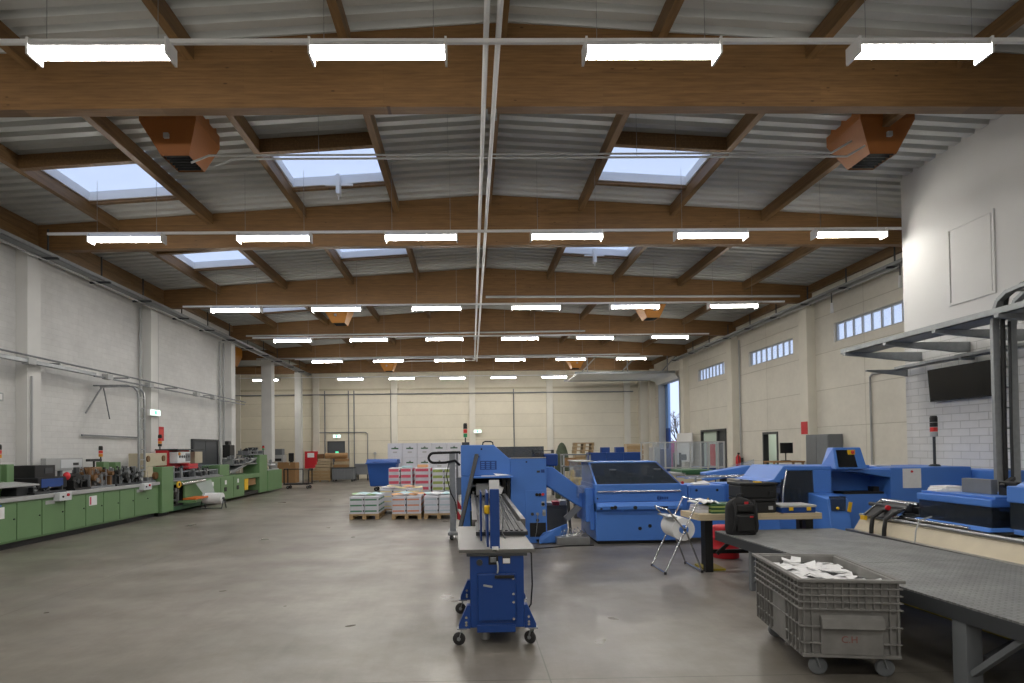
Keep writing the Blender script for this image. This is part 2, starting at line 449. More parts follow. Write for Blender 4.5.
# pilasters
def pillar(x0, x1, y0, y1, z, mt='pillar_white'):
    return struct(MB().box(x0, x1, y0, y1, 0, z).build('pillar', mt, bevel=.01))
for y in BEAM_Y:
    if y > 0 and y < 28: pillar(XL, XL+.27, y-(1.25 if 20 < y < 21 else .68), y-(.8 if 20 < y < 21 else .24), 6.5)
    if y > 13: pillar(XR-.3, XR, y-.25, y+.25, 6.64, 'cream_plain')
pillar(-10.78, -10.25, 32.55, 33.05, 6.66); pillar(-10.72, -10.33, 38.5, 38.9, 6.66)
pillar(XR-.75, XR-.02, 39.2, YB, 6.3, 'cream_plain')
for k in range(-3, 3):
    x = .2+4.95*k; pillar(x-.2, x+.2, YB-.12, YB, 6.7, 'cream_plain')

# ------------------------------------------------------------------ roof: beams, purlins, deck, skylights
for i, y in enumerate(BEAM_Y):
    xa, xb = XL-.05, XR+.05
    if y < BUMPY: xb = BUMPX+.1
    if y > 28: xa = -18
    xs = [xa+(RX-xa)*t/6 for t in range(6)]+[RX+(xb-RX)*t/6 for t in range(7)]
    m = MB(); vs = []; n = len(xs)
    for yy in (y-.1, y+.1):
        for x in xs:
            u = (x-RX)/11; vs += [(x, yy, 6.6+.06*(1-min(1, u*u))), (x, yy, max(roofz(x)-.01, 7.05))]
    fs = []
    for k in range(n-1):
        a_ = 2*k; o = 2*n
        fs += [(a_, a_+1, a_+3, a_+2), (o+a_, o+a_+2, o+a_+3, o+a_+1), (a_, a_+2, o+a_+2, o+a_), (a_+1, o+a_+1, o+a_+3, a_+3)]
    fs += [(0, 2*n, 2*n+1, 1), (2*n-2, 2*n-1, 4*n-1, 4*n-2)]
    m.add(vs, fs)
    struct(m.build('beam', 'glulam'))
PK = [RX+2.19*k for k in range(-4, 5)]
for a, b_ in zip(BEAM_Y, BEAM_Y[1:5]):
    struct(MB().box(XL+.005, XL+.13, a+.11, b_-.11, 6.62, 6.92).build('eaves_beam', 'purlin_wood'))
PXS = [XL+.06]+PK+[XR-.08]
for a, b_ in zip([Y0+.1]+BEAM_Y, BEAM_Y+[YB]):
    if b_-a < 1.2: continue
    for x in PXS:
        if b_ <= 9 and x > BUMPX-.1: continue
        if a < 9 and x > BUMPX: continue
        z = roofz(x)
        m = MB().box(x-.06, x+.06, a+.1, b_-.1, z-.27, z-.015)
        struct(m.build('purlin', 'purlin_wood'))
# skylight openings: (gap index k -> between PK[k],PK[k+1])
SKY = {}
for bi, y in enumerate(BEAM_Y[:-1]):
    if y < 8: continue
    for g_ in (0, 2, 5): SKY.setdefault(g_, []).append((y+2.75, y+4.75) if y < 10 else (y+1.8, y+3.85))
# corrugated deck
def deck_profile(y0, y1):
    """polyline in (y, dz) of a trapezoidal sheet"""
    pts = []; p = .31
    k = math.floor(y0/p)
    base = [(0, 0), (.15, 0), (.185, .1), (.275, .1)]
    while k*p < y1:
        for dy, dz in base:
            y = k*p+dy
            if y0 < y < y1: pts.append((y, dz))
        k += 1
    return [(y0, 0)]+pts+[(y1, 0)]
dm = MB()
def deck_strip(xa, xb, za, zb, y0, y1):
    pr = deck_profile(y0, y1); n = len(pr)
    vs = [(xa, y, za+d) for y, d in pr]+[(xb, y, zb+d) for y, d in pr]
    dm.add(vs, [(i, i+1, n+i+1, n+i) for i in range(n-1)])
edges = [XL-.3]+PK+[XR+.3]
for gi, (xa, xb) in enumerate(zip(edges, edges[1:])):
    hs = sorted(SKY.get(gi-1, []))
    yy = Y0
    for (h0, h1) in hs+[(YB+.3, None)]:
        deck_strip(xa, xb, roofz(xa), roofz(xb), yy, h0)
        yy = h1
deck_strip(-18.3, XL-.3, 7.12, 7.12, 26.8, YB+.3)
ceil = struct(dm.build('ceiling', 'roof_deck'))
# weather skin above the deck so no daylight leaks at the eaves
sn = 0
for g_, lst in sorted(SKY.items()):
    for (a, b_) in lst:
        sn += 1
        xa, xb = PK[g_]+.06, PK[g_+1]-.06
        za, zb = roofz(xa), roofz(xb)
        f = MB()
        t = .04; up = .16
        def wallq(x0, x1, y0, y1, z0a, z0b):
            f.hexa([(x0, y0, z0a-.03), (x1, y0, z0b-.03), (x1, y1, z0b-.03), (x0, y1, z0a-.03), (x0, y0, z0a+up), (x1, y0, z0b+up), (x1, y1, z0b+up), (x0, y1, z0a+up)])
        wallq(xa, xb, a, a+t, za, zb); wallq(xa, xb, b_-t, b_, za, zb)
        wallq(xa, xa+t, a+t, b_-t, za, za); wallq(xb-t, xb, a+t, b_-t, zb, zb)
        so = struct(f.build('window_%d' % (sn+3), 'white_enamel'))
        z1 = max(za, zb)+up
        MB().hexa([(xa, a, za+up-.02), (xb, a, zb+up-.02), (xb, b_, zb+up-.02), (xa, b_, za+up-.02), (xa, a, za+up), (xb, a, zb+up), (xb, b_, zb+up), (xa, b_, za+up)]).build('pane', 'skylight_glass', so)
        # trimmer timbers
        q = MB()
        q.hexa([(xa, a-.12, za-.27), (xb, a-.12, zb-.27), (xb, a, zb-.27), (xa, a, za-.27), (xa, a-.12, za-.02), (xb, a-.12, zb-.02), (xb, a, zb-.02), (xa, a, za-.02)])
        q.hexa([(xa, b_, za-.09), (xb, b_, zb-.09), (xb, b_+.1, zb-.09), (xa, b_+.1, za-.09), (xa, b_, za-.02), (xb, b_, zb-.02), (xb, b_+.1, zb-.02), (xa, b_+.1, za-.02)])
        q.build('trimmer', 'purlin_wood', so)
        if (g_ == 2 and abs(a-11.55) < .3) or (g_ == 5 and abs(a-16.6) < .3):
            xm = (xa+xb)/2; zm = roofz(xm)
            p = MB().box(xm-.04, xm+.04, b_-.25, b_-.05, zm-.32, zm+.1).bar((xm-.3, b_-.1, zm-.08), (xm+.3, b_-.1, zm-.08), .04, .04)
            p.cyl((xm, b_-.15, zm-.42), (xm, b_-.15, zm-.3), .015)
            p.build('opener', 'white_enamel', so)

# ------------------------------------------------------------------ lighting rows
LX = [-.94+3*k for k in (-2, -1, 0, 1, 2, 3)]
ROWY = [6.78-6*2, 6.78-6]+[6.78+6*i for i in range(6)]
ROWN = ['row far behind the near beam', 'row overhead', 'row nearest the camera, before the first big beam', 'second row from the camera', 'third row from the camera',
        'fourth row from the camera', 'fifth row from the camera', 'last row by the back wall']
ROWS = ['rear row', 'overhead row', 'row nearest the camera', 'second row', 'third row', 'fourth row', 'fifth row', 'row by the back wall']
lamp0 = None
LZ0 = 6.22
def make_lamp():
    t = thing('fluorescent_lamp', 'x', 'lamp', (0, 0, 0))
    MB().prism([(-.10, .0), (.10, .0), (.05, .075), (-.05, .075)], 'x', -.74, .74).build('housing', 'white_enamel', t, local=True)
    MB().prism([(-.095, -.002), (.095, -.002), (.075, -.055), (-.075, -.055)], 'x', -.72, .72).build('diffuser', 'lamp_glow', t, local=True)
    for sx in (-1, 1):
        MB().box(sx*.735-.012, sx*.735+.012, -.12, .13, -.1, .085).build('end_cap', 'white_enamel', t, local=True)
    return t
lamp0 = make_lamp(); used = False
for r_, y in enumerate(ROWY):
    LZ = LZ0-(.12 if r_ == 4 else .2 if r_ == len(ROWY)-1 else 0)
    xs = LX if y > 12 else LX[1:5]+([LX[0]] if True else [])
    xs = sorted(x for x in xs if not (y < BUMPY and x > BUMPX-1.2))
    if abs(y-12.78) < .1: xs[-1] -= .1
    if r_ == len(ROWY)-1: xs = [-11.9]+xs
    xa, xb = (xs[0]-1.6, xs[-1]+1.6)
    if y < BUMPY: xa, xb = XL+.1, BUMPX-.05
    rail = thing('lighting_trunk_rail', 'white horizontal trunk rail carrying the lamps of the '+ROWS[r_], 'lamp rail', (0, y, LZ+.1))
    MB().box(xa, xb, y-.022, y+.022, LZ+.078, LZ+.125).build('rail', 'white_enamel', rail)
    for x in xs:
        zt = roofz(x) if x > XL else 7.1
        for dx in (-.6, .6):
            MB().cyl((x+dx, y, LZ+.12), (x+dx, y, zt+.01), .004, n=5).build('hanger_wire', 'steel', rail)
    for k, x in enumerate(xs):
        n_ = len(xs)
        pos = 'leftmost' if k == 0 else 'rightmost' if k == n_-1 else ORD[k]+' from left'
        lb = 'glowing white tube lamp, %s in the %s' % (pos, ROWS[r_])
        if used: dup(lamp0, (x, y, LZ), 0, lb, 'fluorescent lamps under the roof beams')
        else:
            lamp0.location = (x, y, LZ); lamp0['label'] = lb; lamp0['group'] = 'fluorescent lamps under the roof beams'; used = True

dup(lamp0, (12.9, 27.4, 3.05), 0, 'unseen white tube lamp added to brighten the room beyond the open dark door', 'fluorescent lamps under the roof beams')  # added lamp, out of view, only brightens the wall seen through the doorway
# ------------------------------------------------------------------ ceiling services
def heater(x, y, z, mirror, lab):
    hm = 'orange_heater' if y < 15 else 'lamplit_heater'
    t = thing('unit_heater', lab, 'heater', (x, y, z), 0, 'orange unit heaters under the roof')
    s = -1 if mirror else 1
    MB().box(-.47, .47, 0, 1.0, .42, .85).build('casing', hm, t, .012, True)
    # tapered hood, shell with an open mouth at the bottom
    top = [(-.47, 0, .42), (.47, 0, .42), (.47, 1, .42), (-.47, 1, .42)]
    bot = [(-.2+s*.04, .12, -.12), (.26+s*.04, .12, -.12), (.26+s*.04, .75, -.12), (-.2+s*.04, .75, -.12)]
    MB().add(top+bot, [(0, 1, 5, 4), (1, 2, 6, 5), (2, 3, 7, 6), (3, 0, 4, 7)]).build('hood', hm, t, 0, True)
    m = MB()
    for k in range(6):
        yy = .16+.1*k
        m.bar((-.17+s*.04, yy, -.09), (.23+s*.04, yy, -.09), .015, .07)
    m.box(-.19+s*.04, .25+s*.04, .13, .74, -.03, -.02)
    m.build('outlet_grille', 'black', t, 0, True)
    MB().box(-.1*s+.5*s-.03, -.1*s+.5*s+.03, .2, .26, .85, max(.9, roofz(x)-z)).box(-.35, -.29, .7, .76, .85, max(.9, roofz(x)-z)).build('hanger', 'bronze', t, 0, True)
    MB().box(-.04, .04, -.06, -.01, .1, .18).build('thermostat', 'light_grey', t, 0, True)
    return t
heater(-4.93, 10.3, 6.92, False, 'big orange unit heater hanging left behind the nearest beam')
heater(7.12, 10.3, 6.9, True, 'big orange unit heater hanging right behind the nearest beam beside the plaster wall')
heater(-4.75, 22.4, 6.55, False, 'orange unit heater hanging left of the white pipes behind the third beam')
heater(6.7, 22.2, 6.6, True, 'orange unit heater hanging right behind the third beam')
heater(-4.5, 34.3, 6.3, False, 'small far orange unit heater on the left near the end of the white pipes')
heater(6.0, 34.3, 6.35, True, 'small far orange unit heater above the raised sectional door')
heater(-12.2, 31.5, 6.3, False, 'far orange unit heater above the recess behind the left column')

# two long white pipes along the ridge
for k, (xa, xb, lab) in enumerate(((.19, .33, 'left white pipe of the two running the length of the hall under the ridge'), (.34, .45, 'right white pipe of the two running the length of the hall under the ridge'))):
    t = thing('ceiling_pipe', lab, 'pipe', (xa, 0, 6.5))
    end = 33.0 if k == 0 else 33.3
    pts = [(xa, Y0+.2, 6.5), (xa+(xb-xa)*.7, 20, 6.5), (xb, end, 6.5)]
    MB().tube(pts, .033, 10).build('pipe', 'white_enamel', t)
    if k == 0: MB().tube([(xb, end-.02, 6.5), (-4.2, 33.05, 6.5), (-4.4, 34.2, 6.6)], .025, 8).build('branch', 'white_enamel', t)
    for yy in BEAM_Y[1:7]:
        MB().box(xa+(xb-xa)*.6-.04, xa+(xb-xa)*.6+.04, yy-.04, yy+.04, 6.53, 6.66).build('clamp', 'galvanised', t)
# pipes feeding the heaters, across the hall
for k, (z, yy, x0, x1) in enumerate(((6.86, 10.55, -4.35, 6.3), (6.75, 10.45, -3.9, 6.5))):
    t = thing('gas_pipe', ('upper' if k == 0 else 'lower')+' thin grey pipe crossing the hall between the two nearest orange heaters', 'pipe', (0, yy, z))
    MB().tube([(x0-.3, yy, z-.12), (x0, yy, z), (x1, yy, z), (x1+.35, yy, z+.2)], .018, 8).build('pipe', 'light_grey', t)
    for x in (-2.5, 3.6) if k == 0 else (-.3, 2.9):
        MB().cyl((x, yy, z), (x, yy, roofz(x)), .005, n=5).build('hanger_wire', 'steel', t)
t = tag(MB().tube([(.6, 20.6, 6.86), (11.1, 20.6, 6.8)], .04, 8).build('ceiling_pipe', 'light_grey'), 'pale pipe fixed along the right half of the third beam', 'pipe')
t = tag(MB().tube([(-9.4, 26.5, 6.72), (5, 26.5, 6.8)], .035, 8).build('ceiling_pipe', 'light_grey'), 'pale pipe fixed along the face of the fourth beam', 'pipe')
t = tag(MB().tube([(-11, 32.5, 6.62), (9, 32.5, 6.68)], .035, 8).build('ceiling_pipe', 'light_grey'), 'pale pipe fixed along the face of the fifth beam', 'pipe')

# cable trays along both walls below the eaves
def eaves_tray(x, ya, yb, z, s, lab):
    t = thing('cable_tray', lab, 'cable tray', (x, ya, z))
    m = MB().box(x-.13, x+.13, ya, yb, z, z+.012).box(x-.13, x-.115, ya, yb, z, z+.09).box(x+.115, x+.13, ya, yb, z, z+.09)
    m.build('tray', 'galvanised', t)
    MB().cyl((x-.05, ya, z-.07), (x-.05, yb, z-.07), .02, n=8).build('conduit', 'light_grey', t)
    y = ya+.9
    while y < yb:
        if min(abs(y-q) for q in BEAM_Y) < .25: y += .4
        b = MB().box(x-.2*s-.02, x+.11, y-.03, y+.03, z-.05, z-.005) if s > 0 else MB().box(x-.3, x+.24, y-.03, y+.03, z-.05, z-.005)
        b.box(x-.015, x+.015, y-.015, y+.015, z, roofz(x)-.2)
        b.build('bracket', 'dark_grey', t); y += 2.1
    return t
eaves_tray(-9.68, 1, 38, 6.38, -1, 'long galvanised cable tray along the top of the left wall')
eaves_tray(11.15, 13, 33.7, 6.45, 1, 'long galvanised cable tray along the top of the right wall')

# small caged bulbs under the right tray
for y, s in ((18.6, 'nearer'), (15.6, 'nearest')):
    t = thing('hanging_lamp', 'small unlit bulb hanging under the right cable tray, the %s of two' % s, 'lamp', (11.0, y, 6.0))
    MB().cyl((11.0, y, 6.1), (11.0, y, 6.4), .015, n=6).build('stem', 'dark_grey', t)
    MB().cyl((11.0, y, 5.8), (11.0, y, 6.1), .05, .035, n=10).build('bulb', 'white_enamel', t)

# services on the left wall: two rails, conduits
t = thing('wall_rail', 'upper thin grey conduit running along the left wall at mid height', 'conduit', (-9.8, 5, 4.0))
MB().tube([(-9.75, 3, 4.07), (-9.75, 27.4, 3.98)], .022, 8).build('pipe', 'mid_grey', t)
for y in range(6, 27, 3): MB().box(XL, -9.72, y-.03, y+.03, 3.96, 4.0).build('bracket', 'galvanised', t)
t = thing('wall_rail', 'lower thick grey busbar rail along the left wall under the thin conduit', 'busbar', (-9.8, 5, 3.8))
MB().box(-9.82, -9.7, 3, 16.4, 3.86, 3.94).build('rail', 'galvanised', t)
MB().box(-9.78, -9.74, 16.4, 27.3, 3.84, 3.88).build('thin_rail', 'mid_grey', t)
for y in (9.5, 12.6, 14.0, 17.0, 19.2, 22.5, 24): MB().box(-9.84, -9.68, y-.12, y+.12, 3.83, 3.97).build('joint_box', 'light_grey', t)
def conduits(x, ys, z0, z1, labs, r=.025, axis='x'):
    for y, lab in zip(ys, labs):
        tag(MB().cyl((x, y, z0), (x, y, z1), r, n=8).build('wall_conduit', 'light_grey'), lab, 'conduit')
conduits(-9.84, [14.2], 1.2, 3.6, ['grey vertical conduit beside the nearest left wall pillar'])
conduits(-10.08, [19.3, 20.15, 20.35], 1.2, 6.3, ['thin vertical pipe on the left wall just before the red sign pillar', 'thin vertical pipe on the left wall first past the red sign pillar', 'thin vertical pipe on the left wall second past the red sign pillar'], .035)
conduits(-10.08, [25.4, 25.8, 26.2], .6, 6.3, ['vertical pipe at the left wall end, nearest of the three', 'vertical pipe at the left wall end, middle of the three', 'vertical pipe at the left wall end, farthest of the three'], .04)
# left gantry: cable ladder arm
def ladder(t, path, w, side, step, r=.03, mt='galvanised'):
    side = Vector(side)*w/2
    for s in (-1, 1):
        m = MB(); P = [Vector(p)+side*s for p in path]
        for a, b_ in zip(P, P[1:]): m.bar(a, b_, r*1.2, r*2.2, up=side.normalized())
        m.build('side_rail', mt, t)
    L = 0
    for a, b_ in zip(path, path[1:]):
        a, b_ = Vector(a), Vector(b_); d = (b_-a).length; q = step-L
        while q < d:
            p = a+(b_-a)*q/d
            MB().bar(p-side, p+side, .025, .025).build('rung', mt, t); q += step
        L = (L+d) % step
t = thing('cable_ladder', 'galvanised cable ladder arm reaching out from the left wall and dropping behind the beige unit', 'cable ladder', (-9.5, 17.1, 1))
ladder(t, [(-10.1, 17.1, 3.66), (-9.2, 17.1, 3.66), (-9.02, 17.1, 3.6), (-8.92, 17.1, 3.48), (-8.9, 17.1, 3.3), (-8.9, 17.1, 1.35)], .3, (0, 1, 0), .28)
MB().bar((-10.1, 16.6, 2.9), (-9.95, 17.05, 3.62), .03, .03).build('brace', 'galvanised', t); MB().bar((-10.1, 17.7, 2.8), (-9.95, 17.15, 3.62), .03, .03).build('brace', 'galvanised', t)
tag(MB().bar((-10.08, 16.4, 2.32), (-10.08, 19.2, 2.3), .04, .04).build('wall_bracket_rail', 'mid_grey'), 'short thin dark rail fixed on the left wall behind the cable ladder', 'rail')

# signs on the left wall
tag(MB().box(XL, XL+.03, 20.45, 20.85, 2.22, 2.68).box(XL+.03, XL+.033, 20.52, 20.78, 2.38, 2.6, 1).build('fire_sign', ['red_paint', 'red_lens']), 'red fire sign high on the left wall', 'sign')
t = thing('exit_sign', 'lit green and white exit sign on the left wall', 'exit sign', (-9.8, 20.7, 3.0))
MB().box(-9.88, -9.78, 19.3, 19.92, 2.98, 3.18).build('housing', 'white_enamel', t)
MB().box(-9.777, -9.77, 19.32, 19.9, 3.0, 3.16).build('panel', 'sign_white_glow', t)
MB().box(-9.769, -9.765, 19.55, 19.68, 3.02, 3.14).build('pictogram', 'sign_glow', t)
tag(MB().box(XL, -9.95, 13.15, 13.5, 2.98, 3.16).box(-9.949, -9.94, 13.2, 13.45, 3.01, 3.13, 1).build('junction_box', ['light_grey', 'white_enamel'], bevel=.005), 'small pale grey box on the left wall at the photo edge', 'junction box')
# grey double door in the left wall
dm_ = MB().box(XL-.02, XL+.1, 22.9, 23.0, 0, 2.32).box(XL-.02, XL+.1, 25.1, 25.2, 0, 2.32).box(XL-.02, XL+.1, 23, 25.1, 2.25, 2.32)
do = struct(dm_.build('door_4', 'dark_grey'))
for a, b_ in ((23.0, 24.04), (24.06, 25.1)):
    lf = MB().box(XL, XL+.06, a, b_, .01, 2.25).build('door_leaf', 'door_grey', do)
    MB().box(XL+.06, XL+.1, (24.0 if a < 24 else 24.1)-.06, (24.0 if a < 24 else 24.1)+.02, 1.0, 1.06).build('handle', 'steel', lf)
# ================================================================== blue machines
def window_frame_box(m, x0, x1, z0, z1, y, t=.03, d=.03):
    m.box(x0, x1, y-d, y, z0, z0+t).box(x0, x1, y-d, y, z1-t, z1).box(x0, x0+t, y-d, y, z0+t, z1-t).box(x1-t, x1, y-d, y, z0+t, z1-t)
    return m
def disc(m, x, y, z, r, d=.02, n=12, mi=0):     # button facing the camera
    return m.cyl((x, y, z), (x, y-d, z), r, n=n, mi=mi)
def signal_tower(parent, x, y, z0, z1, cols, r=.035, foot=True):
    """pole with coloured light segments; heights z0 (foot) .. z1 (top)"""
    n = len(cols); hs = .085; zt = z1-n*hs
    p = MB().cyl((x, y, z0), (x, y, zt), r*.38, n=8)
    if foot: p.lathe([(.001, z0+.04), (r*1.2, z0+.03), (r*1.6, z0), (.001, z0)], (x, y, 0), n=12)
    pole = p.build('signal_light', 'dark_grey', parent)
    for k, c in enumerate(cols):
        MB().cyl((x, y, zt+k*hs+.004), (x, y, zt+(k+1)*hs-.004), r, n=12).build('lens', c, pole)
    MB().cyl((x, y, z1-.004), (x, y, z1+.03), r, r*.8, n=12).build('cap', 'black', pole)
def caster(parent, x, y, r=.06, ang=0, top=None):
    top = top or r*2+.05
    c, s = math.cos(ang), math.sin(ang)
    wx, wy = x+c*r*.5, y+s*r*.5
    f = MB()
    for q in (-1, 1):
        f.bar((wx-s*q*.022, wy+c*q*.022, r), (x-s*q*.022, y+c*q*.022, top-.012), .006, .04, up=(-s, c, 0))
    f.box(x-.045, x+.045, y-.045, y+.045, top-.014, top)
    fo = f.build('caster', 'galvanised', parent)
    w_ = MB(); n = 18
    prof = [(.001, -.016), (.9*r, -.016), (r, -.008), (r, .008), (.9*r, .016), (.001, .016)]
    vs = []
    for rad, h in prof:
        for k in range(n):
            a = 2*PI*k/n; lx = rad*math.cos(a); lz = rad*math.sin(a)
            vs.append((wx+c*lx-s*h, wy+s*lx+c*h, r+lz))
    fs = [(i*n+k, i*n+(k+1) % n, (i+1)*n+(k+1) % n, (i+1)*n+k) for i in range(len(prof)-1) for k in range(n)]
    w_.add(vs, fs, True); wo = w_.build('wheel', 'rubber', fo)
    MB().cyl((wx+s*.024, wy-c*.024, r), (wx-s*.024, wy+c*.024, r), r*.3, n=10).build('hub', 'wheel_grey', wo)
    return fo

# ---- dark blue wheeled feeder bench in the foreground
t = thing('jogger_bench', 'dark blue wheeled bench with steel top and upright guide plates, in the middle foreground', 'machine', (.24, 6.4, 0))
X0, X1, YF, YK = -.01, .495, 5.86, 7.15
MB().box(X0, X1, YF, YK, .17, .86).build('body', 'dark_blue_paint', t, .008)
MB().prism([(-.11, 5.86), (.6, 5.86), (.585, 7.62), (-.16, 7.62)], 'z', .865, .9).build('table_top', 'table_steel', t, .004)
MB().box(X0-.03, X1+.03, YF-.02, YK, .84, .866).build('under_frame', 'dark_grey', t)
dr = MB().box(.06, .415, YF-.03, YF, .24, .68).build('door', 'dark_blue_paint', t, .01)
h = MB()
for z in (.635, .49, .415, .26): disc(h, .392, YF-.03, z, .012, .012)
h.build('hinge_stud', 'chrome', dr)
MB().box(.22, .4, YF-.05, YF-.03, .635, .665).build('handle', 'black', dr, .006)
MB().obox((.155, YF-.032, .565), (.085, .004, .018), Matrix.Rotation(.18, 3, 'Y')).build('label', 'light_grey', dr)
MB().box(.165, .255, YF-.02, YF, .76, .85).box(.18, .235, YF-.04, YF-.02, .785, .83, 1).build('socket', ['black', 'mid_grey'], t, .004)
MB().box(.295, .37, YF-.008, YF, .765, .85).box(.3, .365, YF-.012, YF-.008, .77, .815, 1).build('rating_plate', ['dark_grey', 'white_paper'], t)
disc(MB(), .08, YF, .78, .03, .012).build('emblem', 'dark_grey', t)
MB().tube([(.245, YF-.03, .79), (.25, YF-.07, .76), (.25, YF-.07, .72), (.245, YF-.05, .69)], .008, 6).build('lead', 'light_grey', t)
MB().box(.05, .41, YF-.02, YF+.5, .13, .2).build('drawer', 'dark_blue_paint', t, .006)
for sx, x in ((-1, X0), (1, X1)):
    for yy in (YF+.03, YK-.15):
        xo = x+sx*.1
        pts = [(x, .38), (x, .165), (xo+sx*.01, .165), (xo+sx*.01, .2), (x+sx*.03, .38)]
        br = MB().prism(pts, 'y', yy-.03, yy+.06).build('foot_bracket', 'dark_blue_paint', t, .004)
        b_ = MB()
        for z in (.27, .225, .2): disc(b_, x+sx*.04, yy-.03, z, .012, .01)
        b_.build('bolt', 'chrome', br)
        caster(t, xo-sx*.02, yy+.015, .06, PI*.95 if sx < 0 else PI*.8, .166)
MB().cyl((.13, 6.0, .03), (.13, 6.0, .13), .045, n=14).build('jack_foot', 'steel', t)
pl = MB().box(.185, .275, 5.9, 5.96, .9, 1.46).build('guide_plate', 'dark_blue_paint', t, .006)
MB().box(.2, .26, 5.86, 5.9, .88, .92).build('clamp', 'white_enamel', pl)
MB().box(.155, .175, 6.0, 6.5, .9, 1.42).build('guide_plate', 'dark_blue_paint', t, .004)
MB().box(.1, .118, 6.4, 6.73, .9, 1.4).build('guide_plate', 'dark_blue_paint', t, .004)
MB().lathe([(.001, .0), (.026, .0), (.03, .02), (.03, .06), (.026, .08), (.001, .08)], (.162, 5.99, 1.22), 'z', 14).build('knob', 'yellow', t)
MB().box(.19, .29, 6.2, 6.23, 1.35, 1.53).build('paper_guide', 'white_enamel', t)
MB().tube([(.24, 5.93, 1.44), (.3, 6.0, 1.38), (.32, 6.05, 1.2), (.31, 6.1, 1.02), (.35, 6.3, .93)], .006, 6).build('cable', 'light_grey', t)
MB().tube([(.55, 6.3, .85), (.6, 6.2, .8), (.6, 6.15, .5), (.59, 6.2, .3), (.55, 6.25, .22)], .008, 6).build('power_cable', 'black', t)
# conveyor bed running from the bench into the tall machine
t = thing('feed_conveyor', 'grey grooved feed conveyor running from the wheeled bench into the tall blue machine', 'conveyor', (.3, 9.5, 0))
m = MB().box(.08, .6, 7.7, 12.05, .86, .9)
m.build('bed', 'mid_grey', t)
m = MB().box(.06, .62, 6.75, 7.7, .905, .945)
for k in range(9): m.box(.09+.057*k, .12+.057*k, 6.8, 12.0, .945, .955, 1)
m.build('belt', ['dark_grey', 'black'], t)
for x in (.02, .62): MB().box(x, x+.06, 7.7, 12.0, .86, .97).build('side_plate', 'table_steel', t, .004)
for x in (.06, .56):
    for y in (8.2, 11.2): MB().box(x, x+.06, y, y+.06, 0, .86).build('leg', 'mid_grey', t)
for y in (8.2, 11.2): MB().box(.12, .56, y, y+.05, .25, .3).build('stretcher', 'mid_grey', t)

# ---- tall blue infeed machine
Y = 12.1
t = thing('binding_machine', 'tall bright blue machine with sloped shoulder and square intake, behind the wheeled bench', 'machine', (.65, 12.8, 0))
MB().prism([(-.17, 1.31), (.79, 1.31), (.79, 1.62), (.47, 1.91), (-.17, 1.91)], 'y', Y, Y+1.3).build('upper_housing', 'blue_paint', t, .012)
MB().box(.79, 1.485, Y, Y+1.3, .06, 1.64).build('control_housing', 'blue_paint', t, .012)
MB().box(-.17, .0, Y, Y+1.3, .2, 1.31).build('left_column', 'blue_paint', t, .01)
MB().box(.0, .79, Y+.25, Y+1.3, .05, .78).build('base', 'blue_paint', t, .01)
q = MB().box(.0, .79, Y+1.2, Y+1.3, .78, 1.31)
q.build('intake_back', 'soft_black', t)
m = MB()
for k in range(7):
    x = .05+.1*k; m.box(x, x+.03, Y+.2+.04*(k % 3), Y+.9, .95+.02*(k % 2), 1.0+.05*(k % 3))
for k in range(5): m.cyl((.03, Y+.25+.15*k, 1.1), (.76, Y+.25+.15*k, 1.12), .025, n=8)
m.build('roller_unit', 'steel', t)
MB().box(.12, .36, Y+.05, Y+.1, .93, 1.16).build('gripper_plate', 'light_grey', t)
MB().obox((.55, Y-.05, 1.05), (.16, .1, .14), Matrix.Rotation(.4, 3, 'Y')).build('paper_stop', 'white_enamel', t, .01)
MB().box(.63, .7, Y+.05, Y+.1, .85, 1.28).box(.72, .78, Y+.02, Y+.06, .82, 1.3).build('intake_rail', 'black', t)
sh = MB().box(.07, .82, Y-.32, Y, 1.28, 1.31).build('shelf', 'blue_paint', t, .004)
MB().box(.1, .8, Y-.04, Y, .66, .76).build('sill', 'blue_paint', t, .006)
MB().box(.2, .52, Y-.006, Y, 1.43, 1.6).build('data_plate', 'dark_blue_paint', t)
m = MB()
for r_ in range(4):
    for c in range(3): m.box(.22+.1*c, .29+.1*c, Y-.008, Y-.006, 1.45+.037*r_, 1.47+.037*r_)
m.build('plate_lettering', 'blue_paint', t)
disc(disc(MB(), .23, Y, 1.83, .018), .18, Y, 1.68, .01).build('screw_plug', 'black', t)
disc(MB(), 1.1, Y, 1.57, .016).build('screw_plug', 'black', t)
MB().tube([(.26, Y+.3, 1.9), (.27, Y+.3, 1.96), (.31, Y+.3, 1.98), (.42, Y+.3, 1.98), (.46, Y+.3, 1.96), (.47, Y+.3, 1.9)], .014, 8).build('lifting_handle', 'black', t)
# tinted rear hood and silver edge
MB().prism([(.55, 1.65), (1.48, 1.65), (1.48, 1.87), (.47, 1.87), (.47, 1.72)], 'y', Y+.3, Y+1.2).build('tinted_hood', 'smoked_glass', t)
MB().box(.8, 1.48, Y-.02, Y+.02, 1.64, 1.66).build('edge_rail', 'chrome', t)
d_ = MB().box(1.07, 1.47, Y-.012, Y, .08, 1.02).build('control_door', 'blue_paint', t, .006)
for x, z, c in ((1.29, .935, 'black'), (1.35, .935, 'black'), (1.41, .94, 'red_lens'), (1.41, .75, 'black'), (1.42, .57, 'steel'), (1.2, .56, 'dark_grey'), (1.3, .56, 'steel'), (1.3, .44, 'dark_grey')):
    disc(MB(), x, Y-.012, z, .03 if c != 'red_lens' else .028, .03).build('button', c, d_)
MB().box(1.38, 1.44, Y-.016, Y-.012, .71, .8).box(1.4, 1.46, Y-.016, Y-.012, .52, .64).build('button_plate', 'light_grey', d_)
v_ = MB().box(1.15, 1.46, Y-.018, Y-.012, .12, .39)
v_.build('vent_grille', 'black', d_)
